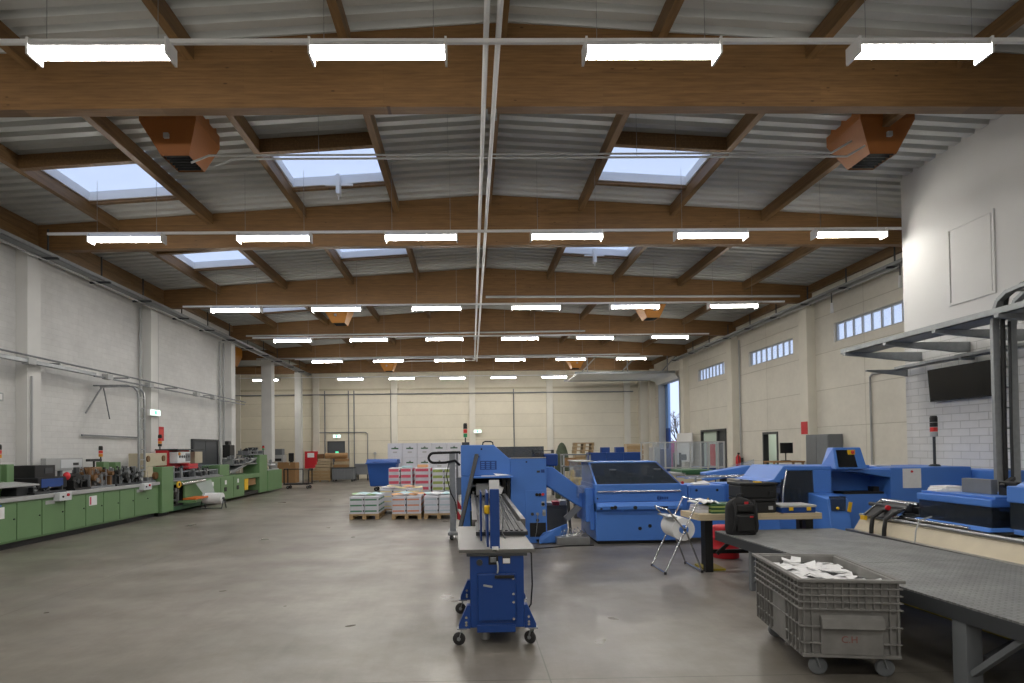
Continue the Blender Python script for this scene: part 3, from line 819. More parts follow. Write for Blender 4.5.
MB().tube([(1.3, Y-.03, .54), (1.29, Y-.05, .4), (1.27, Y-.04, .2), (1.25, Y-.03, .12)], .006, 6).build('cable', 'light_grey', d_)
MB().box(1.38, 1.45, Y-.008, Y, 1.36, 1.42).box(1.3, 1.36, Y-.008, Y, 1.36, 1.4, 1).build('emblem', ['dark_blue_paint', 'dark_grey'], t)
signal_tower(t, -.08, Y+.4, 1.91, 2.32, ['green_lens', 'red_lens', 'black'], .04, False)
MB().box(-.15, .0, Y+.3, Y+.5, 1.91, 1.97).build('signal_base', 'dark_grey', t)
MB().box(.0, .16, Y+.1, Y+.24, .2, .62).build('side_post', 'dark_green', t, .01)
# deflector foot at the lower right
MB().hexa([(1.3, Y-.25, .02), (1.75, Y-.1, .02), (1.9, Y+.1, .02), (1.4, Y-.02, .02), (1.3, Y-.22, .14), (1.75, Y-.1, .34), (1.9, Y+.1, .36), (1.4, Y-.02, .2)]).build('deflector_foot', 'blue_paint', t, .01)
MB().prism([(.95, 0), (1.3, 0), (1.12, .35), (.98, .6)], 'y', Y-.01, Y+.2).build('foot', 'blue_paint', t, .008)
tag(MB().box(.22, .56, Y-.27, Y-.08, 1.312, 1.32).add([(.5, Y-.3, 1.325), (.8, Y-.2, 1.325), (.7, Y-.05, 1.34), (.45, Y-.1, 1.36)], [(0, 1, 2, 3)]).build('paper_sheet', 'white_paper'), 'white sheets lying on the narrow shelf of the tall blue machine', 'paper')
t = tag(MB().bar((-.2, 11.35, .34), (.14, 12.04, 1.73), .075, .04).build('metal_bar', 'dark_grey', None, .005), 'dark grey metal bar leaning against the left side of the tall blue machine', 'bar')

# ---- wheeled stand with hose hoop
t = thing('hose_stand', 'tall grey wheeled stand carrying a black hose loop, left of the tall blue machine', 'stand', (-.4, 12.9, 0))
Yh = 12.9
MB().box(-.42, -.3, Yh-.05, Yh+.05, .12, 1.75).build('post', 'galvanised', t, .008)
MB().box(-.28, -.24, Yh-.03, Yh+.03, .4, 1.75).build('post', 'steel', t, .008)
MB().box(-.46, -.19, Yh-.3, Yh+.35, .1, .16).build('foot', 'galvanised', t, .008)
for (x, y) in ((-.4, Yh-.25), (-.4, Yh+.3), (-.22, Yh+.3)): caster(t, x, y, .045, .7, .11)
pts = []
for k in range(9):
    a = PI/2+PI*k/8; pts.append((-.73+.1*math.cos(a)*1.1, Yh-.1, 1.66+.1*math.sin(a)))
MB().tube([(-.19, Yh-.1, 1.74), (-.21, Yh-.1, 1.77)]+[(-.5, Yh-.1, 1.765)]+pts+[(-.5, Yh-.1, 1.56), (-.3, Yh-.1, 1.6), (-.2, Yh-.1, 1.5)], .026, 8).build('hose', 'soft_black', t)
MB().tube([(-.42, Yh-.08, 1.58), (-.48, Yh-.1, 1.3), (-.4, Yh-.1, .95), (-.3, Yh-.1, .75), (-.26, Yh-.08, .4)], .012, 6).build('cable', 'black', t)
for z in (.62, .4): MB().prism([(-.26, z), (-.12, z-.05), (-.26, z+.18)], 'y', Yh-.12, Yh-.08).build('flag', 'red_paint', t)
MB().box(-.28, -.18, Yh-.1, Yh, .9, 1.25).build('valve_box', 'mid_grey', t, .006)

# ---- inclined blue conveyor between the two machines
t = thing('incline_conveyor', 'short blue conveyor sloping down from the tall machine to the hooded machine', 'conveyor', (1.9, 12.6, 0))
MB().prism([(1.49, 1.46), (1.64, 1.46), (2.33, .92), (2.33, .74), (2.2, .64), (1.49, 1.1)], 'y', 12.35, 12.5).build('side_panel', 'blue_paint', t, .02)
MB().prism([(1.49, 1.46), (1.64, 1.46), (2.33, .92), (2.33, .74), (2.2, .64), (1.49, 1.1)], 'y', 13.0, 13.1).build('side_panel', 'blue_paint', t, .02)
MB().prism([(1.5, 1.36), (1.6, 1.36), (2.28, .84), (2.28, .8), (1.5, 1.3)], 'y', 12.5, 13.0).build('belt', 'black', t)
MB().box(1.49, 1.78, 12.55, 13.1, 1.47, 1.72).build('top_cover', 'dark_blue_paint', t, .03)
MB().cyl((1.95, 12.45, .8), (2.0, 12.45, .1), .03, n=8).box(1.85, 2.15, 12.3, 12.8, .0, .06).build('support', 'dark_grey', t)
m = MB().bar((1.9, 12.4, .42), (2.3, 12.4, .8), .06, .12)
m.build('chute', 'mid_grey', t)
# things under the incline
t = thing('metal_tray', 'low steel tray with scrap wires on the floor under the blue incline conveyor', 'tray', (2.0, 11.9, 0))
MB().box(1.62, 2.25, 11.75, 12.2, 0, .15).build('tray', 'steel', t, .006)
m = MB()
for k in range(8):
    m.tube([(1.7+.06*k, 11.9, .15), (1.75+.06*k, 11.95, .25+.03*(k % 3)), (1.95+.04*k, 12.0, .18)], .008, 5)
m.build('scrap_wire', 'chrome', t)
t = tag(MB().box(1.6, 2.04, 13.15, 13.6, 0, .62).box(1.58, 2.06, 13.13, 13.62, .56, .62).build('storage_bin', 'mid_grey', None, .01), 'grey blue storage bin standing under the incline conveyor', 'bin')
for k in range(3):
    tag(MB().box(1.6+.15*k, 1.73+.15*k, 13.17, 13.45, .621, .68+.02*k).build('booklet_bundle', ['white_paper', 'spine_red', 'white_paper'][k], None, .004), ['white', 'pinkish', 'thicker white'][k]+' booklet bundle lying on the storage bin under the incline conveyor', 'booklets', 'booklets on the storage bin')

tag(MB().tube([(.9, 11.6, .012), (1.15, 11.35, .012), (1.45, 11.45, .012), (1.75, 11.6, .012), (2.3, 11.65, .012)], .011, 6).build('floor_cable', 'black'), 'black cable lying on the floor before the blue machines', 'cable')
# ---- hooded blue machine
Y = 11.8
t = thing('trimming_machine', 'big bright blue machine with a slanted smoked glass hood in the middle of the hall', 'machine', (3.2, 12.5, 0))
MB().box(2.38, 4.02, Y, Y+1.6, .06, .78).build('base_cabinet', 'blue_paint', t, .012)
MB().box(2.42, 3.98, Y+.05, Y+1.55, 0, .06).build('plinth', 'black', t)
MB().prism([(Y-.1, .66), (Y-.1, .72), (Y-.04, .79), (Y+.2, .79), (Y+.2, .62), (Y, .62)], 'x', 2.38, 4.0).build('control_ledge', 'blue_paint', t, .006)
MB().box(2.38, 4.02, Y+.04, Y+1.6, .79, 1.13).build('front_cover', 'blue_paint', t, .012)
MB().tube([(2.42, Y+.02, .99), (4.0, Y+.02, .99)], .018, 10).build('grab_rail', 'chrome', t)
for x in (2.5, 3.2, 3.9): MB().box(x-.012, x+.012, Y+.01, Y+.05, .98, 1.0).build('rail_bracket', 'steel', t)
Z0_, Z1_ = 1.13, 1.52
MB().hexa([(2.42, Y+.06, Z0_), (4.0, Y+.06, Z0_), (4.0, Y+.09, Z0_), (2.42, Y+.09, Z0_), (2.44, Y+.75, Z1_), (3.75, Y+.75, Z1_), (3.75, Y+.78, Z1_), (2.44, Y+.78, Z1_)]).build('hood_glass', 'smoked_glass', t)
MB().hexa([(2.38, Y+.75, Z1_-.05), (3.78, Y+.75, Z1_-.05), (3.86, Y+1.5, Z1_-.05), (2.38, Y+1.5, Z1_-.05), (2.38, Y+.75, Z1_+.02), (3.78, Y+.75, Z1_+.02), (3.8, Y+1.5, Z1_+.02), (2.38, Y+1.5, Z1_+.02)]).build('hood_top', 'blue_paint', t, .01)
MB().prism([(Y+.06, Z0_), (Y+1.5, Z0_), (Y+1.5, Z1_), (Y+.76, Z1_)], 'x', 2.39, 2.42).build('hood_frame', 'blue_paint', t)
MB().hexa([(3.98, Y+.06, Z0_), (4.02, Y+.06, Z0_), (4.02, Y+1.5, Z0_), (3.98, Y+1.5, Z0_), (3.75, Y+.75, Z1_), (3.79, Y+.75, Z1_), (3.83, Y+1.5, Z1_), (3.79, Y+1.5, Z1_)]).build('hood_frame', 'dark_blue_paint', t)
MB().box(2.1, 2.115, Y+.3, Y+1.4, .85, 1.56).box(2.115, 2.38, Y+.3, Y+.312, .95, 1.5).box(2.115, 2.38, Y+1.39, Y+1.4, .85, 1.56).build('clear_side_guard', 'clear_guard', t)
MB().box(2.08, 2.4, Y+.28, Y+1.42, 1.555, 1.575).build('guard_cap', 'light_grey', t)
m = MB()
for k in range(6): m.box(2.55+.22*k, 2.68+.22*k, Y+.5, Y+1.0, 1.13, 1.25+.05*((k*3) % 4))
for k in range(4): m.cyl((2.5, Y+.6+.15*k, 1.22), (3.9, Y+.6+.15*k, 1.22), .03, n=8)
m.build('cutting_unit', 'mid_grey', t)
MB().box(2.22, 2.38, Y+.2, Y+1.2, .4, 1.05).build('infeed_block', 'blue_paint', t, .01)
MB().box(2.3, 2.38, Y+.15, Y+.4, .25, .72).build('side_door', 'blue_paint', t, .01)
for x, z, r_ in ((2.66, .745, .03), (2.72, .755, .035), (3.1, .745, .035), (2.46, .73, .02)):
    disc(MB(), x, Y-.1, z-.05, r_, .03).build('knob', 'black', t)
MB().box(3.55, 3.72, Y-.106, Y-.1, .68, .71).build('dark_slot', 'black', t)
m = MB(); m.lathe([(.035, 0), (.045, .004), (.035, .008)], (3.6, Y+.03, .86), 'y', 16)
for k in range(5): m.box(3.56+.045*k, 3.59+.045*k, Y+.034, Y+.04, .835, .88)
m.build('lettering', 'dark_blue_paint', t)
disc(disc(MB(), 3.21, Y, .29, .035, .01), 3.4, Y, .335, .035, .01).build('hole_plug', 'black', t)
disc(MB(), 2.42, Y+.04, .86, .015, .01).build('hole_plug', 'black', t)
MB().box(4.02, 4.17, Y+.12, Y+1.4, .1, 1.1).build('outfeed_block', 'blue_paint', t, .01)
disc(MB(), 4.13, Y+.3, 1.13, .028, .04).build('stop_button', 'red_paint', t)

# ---- delivery conveyor right of it
t = thing('delivery_conveyor', 'long low blue conveyor with silver guide rails right of the hooded machine', 'conveyor', (5.2, 12.3, 0))
MB().box(4.18, 4.9, Y+.1, Y+1.0, .08, 1.08).build('drive_cabinet', 'blue_paint', t, .012)
MB().box(4.9, 6.9, Y+.3, Y+.9, .5, 1.1).build('bed', 'blue_paint', t, .012)
MB().box(4.22, 4.86, Y+.085, Y+.1, .72, 1.05).build('door', 'blue_paint', t, .004)
for x in (4.33, 4.73): disc(MB(), x, Y+.085, .99, .025, .01).build('latch', 'black', t)
MB().prism([(4.5, .76), (4.6, .76), (4.55, .85)], 'y', Y+.078, Y+.085).prism([(4.535, .775), (4.565, .775), (4.55, .82)], 'y', Y+.074, Y+.078, 1).build('warning_sign', ['yellow', 'black'], t)
for y in (Y+.35, Y+.85): MB().tube([(4.2, y, 1.22), (6.6, y, 1.22), (7.2, y, 1.26)], .02, 8).build('guide_rail', 'chrome', t)
for x in (4.4, 5.3, 6.2): MB().box(x, x+.03, Y+.33, Y+.37, 1.08, 1.22).build('rail_post', 'steel', t)
for x in (5.2, 6.6): MB().box(x, x+.1, Y+.4, Y+.8, 0, .5).build('leg', 'dark_blue_paint', t)
MB().box(4.32, 4.62, Y+.15, Y+.4, 1.081, 1.1).add([(4.3, Y+.12, 1.11), (4.62, Y+.14, 1.12), (4.6, Y+.4, 1.16), (4.34, Y+.4, 1.12)], [(0, 1, 2, 3)]).build('paper_batch', 'white_paper', t)

# ---- machine behind: small blue conveyor on black post
t = thing('stacker_arm', 'short sky blue conveyor arm on a black post behind the delivery conveyor', 'conveyor', (5.6, 15, 0))
MB().prism([(5.6, 1.0), (6.6, 1.18), (6.75, 1.2), (6.75, 1.34), (6.6, 1.36), (5.55, 1.2)], 'y', 14.6, 15.0).build('arm', 'blue_paint', t, .02)
MB().box(6.0, 6.1, 14.75, 14.85, 0, 1.2).box(5.85, 6.3, 14.6, 15.0, 0, .05).build('post', 'black', t)
MB().prism([(6.2, 1.36), (6.75, 1.36), (6.75, 1.5)], 'y', 14.7, 14.74).build('fin', 'clear_guard', t)

# ================================================================== right hand gathering line (M5)
t = thing('gathering_machine', 'large bright blue gathering machine with window cabinet and screen tower on the right', 'machine', (7, 10.8, 0))
Ya = 10.5
A0, A1 = 5.27, 6.14
wz = [(A0, 0), (A1, 0), (A1, 1.45), (5.38, 1.48), (A0-.02, 1.34)]
# cabinet shell as pieces around the window
MB().box(A0, A1, Ya+.06, Ya+1.2, 0, .82).build('cabinet_base', 'blue_paint', t, .012)
MB().prism([(A0-.3, 1.22), (A0-.12, 1.26), (A0+.05, 1.48), (A1, 1.47), (A1, 1.40), (A0+.12, 1.40), (A0+.02, 1.2)], 'y', Ya, Ya+1.2).build('cabinet_top', 'blue_paint', t, .012)
MB().box(5.82, A1, Ya, Ya+1.2, .82, 1.40).build('cabinet_side', 'blue_paint', t, .012)
MB().prism([(Ya-.03, .82), (Ya+.0, .82), (Ya+.04, 1.40), (Ya+.01, 1.40)], 'x', A0, 5.82).build('cabinet_window', 'smoked_glass', t)
MB().tube([(A0-.0, Ya-.04, .82), (A0+.02, Ya-.04, 1.1), (A0+.1, Ya, 1.42)], .016, 8).build('window_edge', 'chrome', t)
m = MB()
for k in range(5): m.box(A0+.05+.1*k, A0+.1+.1*k, Ya+.3, Ya+.9, .83, 1.0+.07*(k % 3))
m.build('stitching_unit', 'steel', t)
MB().box(A0, A1, Ya+1.1, Ya+1.2, .82, 1.4).build('cabinet_back', 'dark_blue_paint', t)
# screen tower
MB().hexa([(6.14, Ya-.12, 1.42), (6.68, Ya-.12, 1.42), (6.68, Ya+.35, 1.42), (6.14, Ya+.35, 1.42), (6.2, Ya+.05, 1.78), (6.68, Ya+.05, 1.78), (6.68, Ya+.35, 1.78), (6.28, Ya+.35, 1.78)]).build('screen_tower', 'blue_paint', t, .012)
s_ = MB().hexa([(6.2, Ya-.115, 1.45), (6.52, Ya-.115, 1.45), (6.52, Ya-.1, 1.45), (6.2, Ya-.1, 1.45), (6.24, Ya+.02, 1.74), (6.53, Ya+.02, 1.74), (6.53, Ya+.035, 1.74), (6.24, Ya+.035, 1.74)])
so = s_.build('screen', 'screen_black', t)
MB().ball((6.5, Ya-.01, 1.7), .035, 10, 6).build('stop_button', 'red_lens', so); MB().box(6.42, 6.54, Ya-.02, Ya+.0, 1.66, 1.74).build('stop_plate', 'yellow', so)
# niche
MB().box(6.14, 7.15, Ya+.55, Ya+1.3, 0, 1.46).build('niche_back', 'blue_paint', t, .01)
MB().prism([(6.14, 1.42), (7.15, 1.40), (7.15, 1.26), (6.6, 1.36), (6.14, 1.38)], 'y', Ya, Ya+.56).build('niche_roof', 'blue_paint', t, .008)
MB().box(6.14, 7.15, Ya+.1, Ya+.56, .2, .98).build('niche_bed', 'blue_paint', t, .01)
MB().box(6.4, 7.1, Ya+.1, Ya+.4, .98, 1.02).box(6.95, 7.05, Ya+.15, Ya+.3, 1.02, 1.1).build('niche_rail', 'black', t)
hk = MB().box(6.24, 6.32, Ya+.53, Ya+.55, 1.02, 1.18).prism([(6.22, 1.18), (6.46, 1.24), (6.4, 1.3), (6.26, 1.28)], 'y', Ya+.535, Ya+.55)
hk.build('notice_plate', 'light_grey', t)
# long rear body
MB().box(7.15, 8.55, Ya, Ya+1.3, .5, 1.43).build('long_body', 'blue_paint', t, .015)
MB().box(8.55, 9.0, 9.85, Ya+1.3, .4, 1.38).build('end_body', 'blue_paint', t, .015)
MB().box(7.2, 9.0, Ya+.2, Ya+1.3, 0, .5).build('plinth', 'dark_grey', t)
MB().box(7.36, 7.67, Ya-.012, Ya, 1.08, 1.41).build('paper_notice', 'white_paper', t)
disc(MB(), 7.51, Ya-.012, 1.36, .02, .01).build('magnet', 'red_paint', t)
# slanted control unit in front
e = MB().hexa([(5.68, 9.7, .3), (6.0, 9.7, .3), (6.1, Ya+.1, .3), (5.68, Ya+.1, .3), (5.73, 9.95, .96), (6.08, 9.95, .96), (6.12, Ya+.1, 1.04), (5.73, Ya+.1, 1.04)])
eo = e.build('control_unit', 'blue_paint', t, .012)
MB().hexa([(5.76, 9.86, .78), (5.98, 9.86, .78), (5.98, 9.9, .78), (5.76, 9.9, .78), (5.79, 9.93, 1.0), (6.03, 9.93, 1.0), (6.03, 9.99, 1.0), (5.79, 9.99, 1.0)]).build('unit_window', 'smoked_glass', eo)
MB().ball((5.84, 9.84, .82), .025, 10, 6).build('lamp_lens', 'yellow', eo)
MB().obox((6.03, 9.83, .84), (.05, .02, .16), Matrix.Rotation(.2, 3, 'Y')).build('warning_sticker', 'yellow', eo)
signal_tower(t, 8.22, 10.9, 1.43, 2.29, ['light_grey', 'red_lens', 'black', 'black'], .06)
# loose white stuff along the top
for k, (x, y) in enumerate(((6.9, 11.2), (7.5, 11.3))):
    tag(MB().box(x-.12, x+.14, y-.1, y+.1, 1.462 if x < 7.15 else 1.432, 1.475 if x < 7.15 else 1.45).build('paper_sheet', 'white_paper'), ['white sheet lying on the blue machine right of the screen tower', 'white sheet lying on the long blue body further right'][k], 'paper')

# gathering trough + feeder stations running towards the camera
t = thing('gathering_chain', 'long beige gathering trough with black grippers running beside the grey platform', 'conveyor', (6, 7.5, 0))
rz_ = .0
MB().hexa([(5.68, 4.0, .56), (5.82, 4.0, .56), (5.82, 9.2, .56), (5.68, 9.2, .56), (5.8, 4.0, .77), (6.6, 4.0, .79), (6.6, 9.2, .77), (5.8, 9.2, .75)]).build('trough', 'trough_beige', t, .01)
MB().box(5.6, 5.7, 4.0, 9.25, .52, .58).build('edge_rail', 'steel', t)
MB().box(5.75, 6.35, 4.0, 9.2, .0, .52).build('base', 'dark_blue_paint', t)
for y in (8.9, 8.3, 6.7): MB().box(5.62, 5.75, y, y+.25, .25, .45).build('base_box', 'black', t)
MB().cyl((5.8, 4.0, .8), (5.8, 9.2, .79), .025, n=8).build('drive_shaft', 'steel', t)
MB().cyl((5.95, 8.4, .95), (5.95, 9.2, .95), .03, n=8).build('drive_shaft', 'dark_grey', t)
for k, y in enumerate((8.74,)):
    m = MB().hexa([(5.76, y-.28, .8), (5.8, y-.28, .8), (5.8, y+.28, .8), (5.76, y+.28, .8), (6.0, y-.28, 1.0), (6.04, y-.28, 1.0), (6.04, y+.28, 1.0), (6.0, y+.28, 1.0)])
    fr = m.build('gripper_frame', 'black', t)
    for yy in (y-.3, y+.3): MB().bar((5.76, yy, .8), (6.02, yy, 1.01), .03, .04).build('frame_edge', 'chrome', fr)
for y in (8.72, 8.45):
    MB().tube([(6.0, y, .95), (5.78, y, .88), (5.67, y, .8), (5.65, y, .66), (5.64, y, .5)], .028, 8).build('bent_arm', 'black', t)
MB().tube([(5.9, 7.9, .9), (5.7, 7.85, .86), (5.62, 7.8, .74), (5.6, 7.8, .58)], .01, 6).build('cable', 'light_grey', t)
m = MB()
MB().box(6.05, 6.5, 6.9, 9.15, .79, .805).build('gripper_rail', 'soft_black', t)
rnd = random.Random(3)
for k in range(26):
    y = 8.4+.75*rnd.random(); x = 5.95+.5*rnd.random()
    m.box(x, x+.05+.1*rnd.random(), y, y+.04+.12*rnd.random(), .77, .84+.16*rnd.random())
m.box(5.9, 6.6, 8.38, 9.2, .8, .85)
m.build('gripper_linkage', 'dark_grey', t)
MB().cyl((6.1, 8.4, 1.0), (6.1, 9.15, 1.0), .035, n=10).build('roller', 'chrome', t)
disc(MB(), 5.8, 8.6, .95, .035, .03).build('knob', 'red_paint', t); MB().box(5.7, 5.74, 8.95, 9.05, .74, .8).build('yellow_tag', 'yellow', t)

t = thing('sheet_feeder', 'blue topped feeder station with smoked front guard standing over the beige trough', 'machine', (6.4, 7.7, 0))
MB().box(6.0, 6.75, 7.1, 8.3, 1.09, 1.18).build('top_cover', 'blue_paint', t, .012)
MB().box(6.05, 6.7, 7.1, 8.28, 1.18, 1.21).build('table', 'blue_paint', t, .006)
MB().box(6.02, 6.035, 7.12, 8.28, .85, 1.09).box(6.035, 6.75, 7.12, 7.135, .85, 1.09).build('guard', 'smoked_glass', t)
MB().hexa([(5.92, 7.05, .81), (6.8, 7.05, .81), (6.8, 8.35, .81), (5.92, 8.35, .81), (6.0, 7.1, .85), (6.75, 7.1, .85), (6.75, 8.3, .85), (6.0, 8.3, .85)]).build('lower_lip', 'blue_paint', t, .008)
MB().cyl((5.9, 7.3, .83), (5.9, 8.6, .83), .016, n=8).build('rod', 'chrome', t)
m = MB()
for k in range(12):
    y = 7.2+.085*k; m.box(6.2+.03*(k % 4), 6.4+.05*(k % 3), y, y+.05, .85, .95+.03*(k % 4))
m.cyl((6.3, 7.2, .97), (6.3, 8.2, 1.0), .05, n=10)
m.build('mechanism', 'mid_grey', t)
MB().box(6.3, 6.38, 7.45, 7.9, 1.21, 1.39).build('sheet_stop', 'mid_grey', t, .004)
MB().box(6.35, 6.5, 7.15, 7.4, 1.21, 1.37).bar((6.3, 7.3, 1.32), (6.62, 7.5, 1.4), .05, .04).build('suction_head', 'black', t, .004)
MB().box(6.62, 6.8, 7.1, 8.3, .0, .81).build('column', 'dark_blue_paint', t)
for k in range(3):
    tag(MB().obox((6.22+.04*k, 8.08+.03*k, 1.222+.021*k), (.3, .24, .02), Matrix.Rotation(.2*k-.2, 3, 'Z')).build('paper_sheet', 'white_paper'), 'white sheets, %s in the loose pile on the smoked feeder station' % ['lowest', 'middle', 'topmost'][k], 'paper')
t = thing('sheet_feeder', 'blue feeder hood with slanted button panel cut off by the right photo edge', 'machine', (6.6, 6.2, 0))
MB().box(5.92, 7.0, 5.2, 6.8, 1.18, 1.36).build('top_cover', 'blue_paint', t, .012)
MB().prism([(6.0, 1.36), (7.0, 1.36), (7.0, 1.75), (6.5, 1.62)], 'y', 5.6, 6.78).build('hood', 'blue_paint', t, .012)
p_ = MB()
R_y = math.atan2(.26, .42)
p_.hexa([(6.03, 5.75, 1.385), (6.48, 5.75, 1.615), (6.48, 6.7, 1.615), (6.03, 6.7, 1.385), (6.02, 5.75, 1.4), (6.47, 5.75, 1.63), (6.47, 6.7, 1.63), (6.02, 6.7, 1.4)])
po = p_.build('button_panel', 'light_grey', t)
for k in range(5):
    for j in range(2):
        u = .18+.16*k; x = 6.1+.38*u*1.1; z = 1.4+.23*u*1.1
        MB().box(x-.02, x+.02, 6.2+.35*j, 6.3+.35*j, z, z+.02).build('button', 'white_enamel', po)
MB().box(5.94, 5.955, 5.2, 6.78, .89, 1.18).box(5.955, 7.0, 6.765, 6.78, .89, 1.18).build('guard', 'smoked_glass', t)
MB().box(5.9, 7.0, 5.2, 6.7, .84, .89).build('lower_lip', 'blue_paint', t, .008)
MB().box(6.3, 6.7, 5.4, 6.6, .92, 1.15).build('mechanism', 'dark_grey', t, .02)
MB().box(6.62, 7.0, 5.2, 6.9, 0, .87).build('column', 'dark_blue_paint', t)

# ================================================================== checker plate platform
t = thing('work_platform', 'long grey checker plate platform on steel legs along the right machine', 'platform', (4.4, 8.9, 0), .045)
for (a, b_) in ((-2.55, 0), (-6.3, -2.56)):
    MB().box(-.92, .84, a, b_, .615, .63).build('deck_plate', 'checker_plate', t, local=True)
MB().box(-.92, -.87, -6.3, 0, .5, .614).box(.79, .84, -6.3, 0, .5, .614).box(-.87, .79, -.06, 0, .5, .614).build('frame', 'dark_grey', t, local=True)
for y in (-2.5, -4.5): MB().box(-.87, .79, y, y+.06, .5, .614).build('cross_member', 'dark_grey', t, local=True)
for x in (-.91, .72):
    for y in (-.95, -4.12):
        wd = .06 if y > -2 else .13
        MB().box(x, x+wd, y-wd, y, 0, .5).build('leg', 'mid_grey', t, .006, True)
        MB().bar((x+.05, y-wd-.0, .12), (x+.05, y-wd-.42, .5), .05, .04).build('brace', 'mid_grey', t, local=True)
MB().bar((-.7, -4.2, .2), (-.1, -4.2, .49), .06, .06).build('brace', 'mid_grey', t, local=True)
MB().box(-.02, .08, -6.2, -.8, .17, .32).build('yellow_beam', 'yellow_frame', t, local=True)
tag(MB().box(3.45, 3.75, 9.15, 9.6, 0, .03).build('floor_plate', 'yellow_frame', None, .004), 'olive yellow plate on the floor behind the roll stand', 'plate')

# ================================================================== plank bench and things on it
t = thing('plank_bench', 'pale plank bench on black legs behind the end of the checker plate platform', 'bench', (4.2, 9.3, 0))
MB().prism([(3.3, 8.98), (5.1, 8.98), (5.1, 9.62), (3.25, 9.62)], 'z', .76, .85).build('top', 'board_wood', t, .004)
for x in (3.42, 4.9):
    for y in (9.06, 9.46): MB().box(x+(y-9.06)*.3, x+.11+(y-9.06)*.3, y, y+.1, 0, .76).build('leg', 'black', t)
MB().box(3.54, 4.9, 9.46, 9.5, .2, .26).build('stretcher', 'black', t)
MB().bar((3.6, 9.1, .26), (4.1, 9.1, .7), .03, .05).build('brace', 'black', t)
# stack of green-edged sheets and white stack
for k in range(5):
    tag(MB().box(3.52, 3.9, 9.05, 9.45, .851+.028*k, .851+.028*k+.024).build('sheet_stack', 'spine_lime' if k % 2 else 'dark_green', None, .002), 'green edged sheet stack beside the backpack, %s of five layers' % ['bottom', 'second', 'middle', 'fourth', 'top'][k], 'paper stack', 'green sheet stacks on the plank bench')
for k in range(3):
    tag(MB().box(3.36+.01*k, 3.51, 9.15, 9.55, .851+.035*k, .851+.035*k+.033).build('sheet_stack', 'bundle_white', None, .002), 'white sheet stack at the left bench end, %s of three layers' % ['bottom', 'middle', 'top'][k], 'paper stack', 'white sheet stacks on the plank bench')
m = MB(); rnd = random.Random(5); n = 7
vs = [(3.32+.36*i/n, 9.1+.42*j/n, .965+.03+.05*rnd.random()*(1 if 0 < i < n else .2)) for i in range(n+1) for j in range(n+1)]
m.add(vs, [(i*(n+1)+j, (i+1)*(n+1)+j, (i+1)*(n+1)+j+1, i*(n+1)+j+1) for i in range(n) for j in range(n)], True)
o = tag(m.build('plastic_sheet', 'white_paper'), 'crumpled white plastic sheet lying on the paper stacks at the left bench end', 'plastic sheet')
sd = o.modifiers.new('s', 'SOLIDIFY'); sd.thickness = .01
# black cases
for k, (x0, x1, z0, z1, lab) in enumerate(((3.97, 4.47, .851, 1.06, 'lower black case on the plank bench behind the backpack'), (3.95, 4.48, 1.062, 1.29, 'upper black case stacked behind the backpack on the plank bench'))):
    t = thing('tool_case', lab, 'case', (4.6, 9.3, z0), 0, 'black cases on the plank bench')
    MB().box(x0, x1, 9.05, 9.5, z0, z1-.04).build('body', 'black', t, .02)
    MB().box(x0-.015, x1+.015, 9.035, 9.515, z1-.04, z1).build('lid', 'soft_black', t, .012)
    MB().box(x1-.12, x1-.06, 9.03, 9.05, z0+.05, z0+.1).build('latch', 'light_grey' if k == 0 else 'black', t)
    if k: MB().box(4.2, 4.28, 9.1, 9.2, z1, z1+.02).build('yellow_clip', 'yellow', t)
t = thing('tool_case', 'flat grey lidded case with two yellow latches on the right bench end', 'case', (5, 9.2, .85))
MB().box(4.52, 5.02, 9.0, 9.4, .851, .93).build('base', 'dark_blue_paint', t, .008)
MB().box(4.51, 5.03, 8.99, 9.41, .93, .965).build('lid', 'light_grey', t, .008)
for x in (4.62, 4.88): MB().box(x, x+.06, 8.975, 8.99, .885, .935).build('latch', 'yellow', t, .004)
# backpack on the platform edge
t = thing('backpack', 'black backpack standing on the far corner of the checker plate platform', 'backpack', (3.70, 8.5, .63))
m = MB(); nz, na = 12, 22
vs = []
for i in range(nz+1):
    u = i/nz; z = .5*u
    wx = .205*(1-.1*u)*(1 if u < .7 else math.sqrt(max(.02, 1-((u-.7)/.31)**2)))*(.9+.1*min(1, u*6)); wy = .115*(1-.35*u)*(1 if u < .8 else math.sqrt(max(.03, 1-((u-.8)/.21)**2)))
    for k in range(na):
        a = 2*PI*k/na; c, s = math.cos(a), math.sin(a)
        e_ = .55
        vs.append((wx*math.copysign(abs(c)**e_, c), wy*math.copysign(abs(s)**e_, s)+.03*u, z))
fs = [(i*na+k, i*na+(k+1) % na, (i+1)*na+(k+1) % na, (i+1)*na+k) for i in range(nz) for k in range(na)]+[list(range(na))[::-1], list(range(nz*na, nz*na+na))]
m.add(vs, fs, True); m.build('body', 'soft_black', t, 0, True)
MB().obox((.02, -.1, .16), (.26, .09, .24), Matrix.Identity(3)).build('front_pocket', 'black', t, .03, True)
MB().obox((.02, -.105, .36), (.24, .05, .1), Matrix.Identity(3)).build('upper_pocket', 'black', t, .02, True)
for x in (-.13, .15): MB().tube([(x, -.08, .46), (x, -.14, .38), (x, -.155, .2), (x*1.1, -.11, .05)], .02, 8).build('strap', 'soft_black', t, 0, True)
MB().tube([(-.05, .02, .48), (-.04, 0, .54), (.04, 0, .54), (.05, .02, .48)], .01, 8).build('grab_handle', 'black', t, 0, True)
MB().box(.06, .1, -.165, -.15, .24, .26).box(.0, .05, -.135, -.125, .42, .45).build('red_tab', 'red_paint', t, 0, True)
MB().ball((.19, -.02, .12), (.04, .07, .11), 10, 8).build('side_pocket', 'soft_black', t, 0, True)

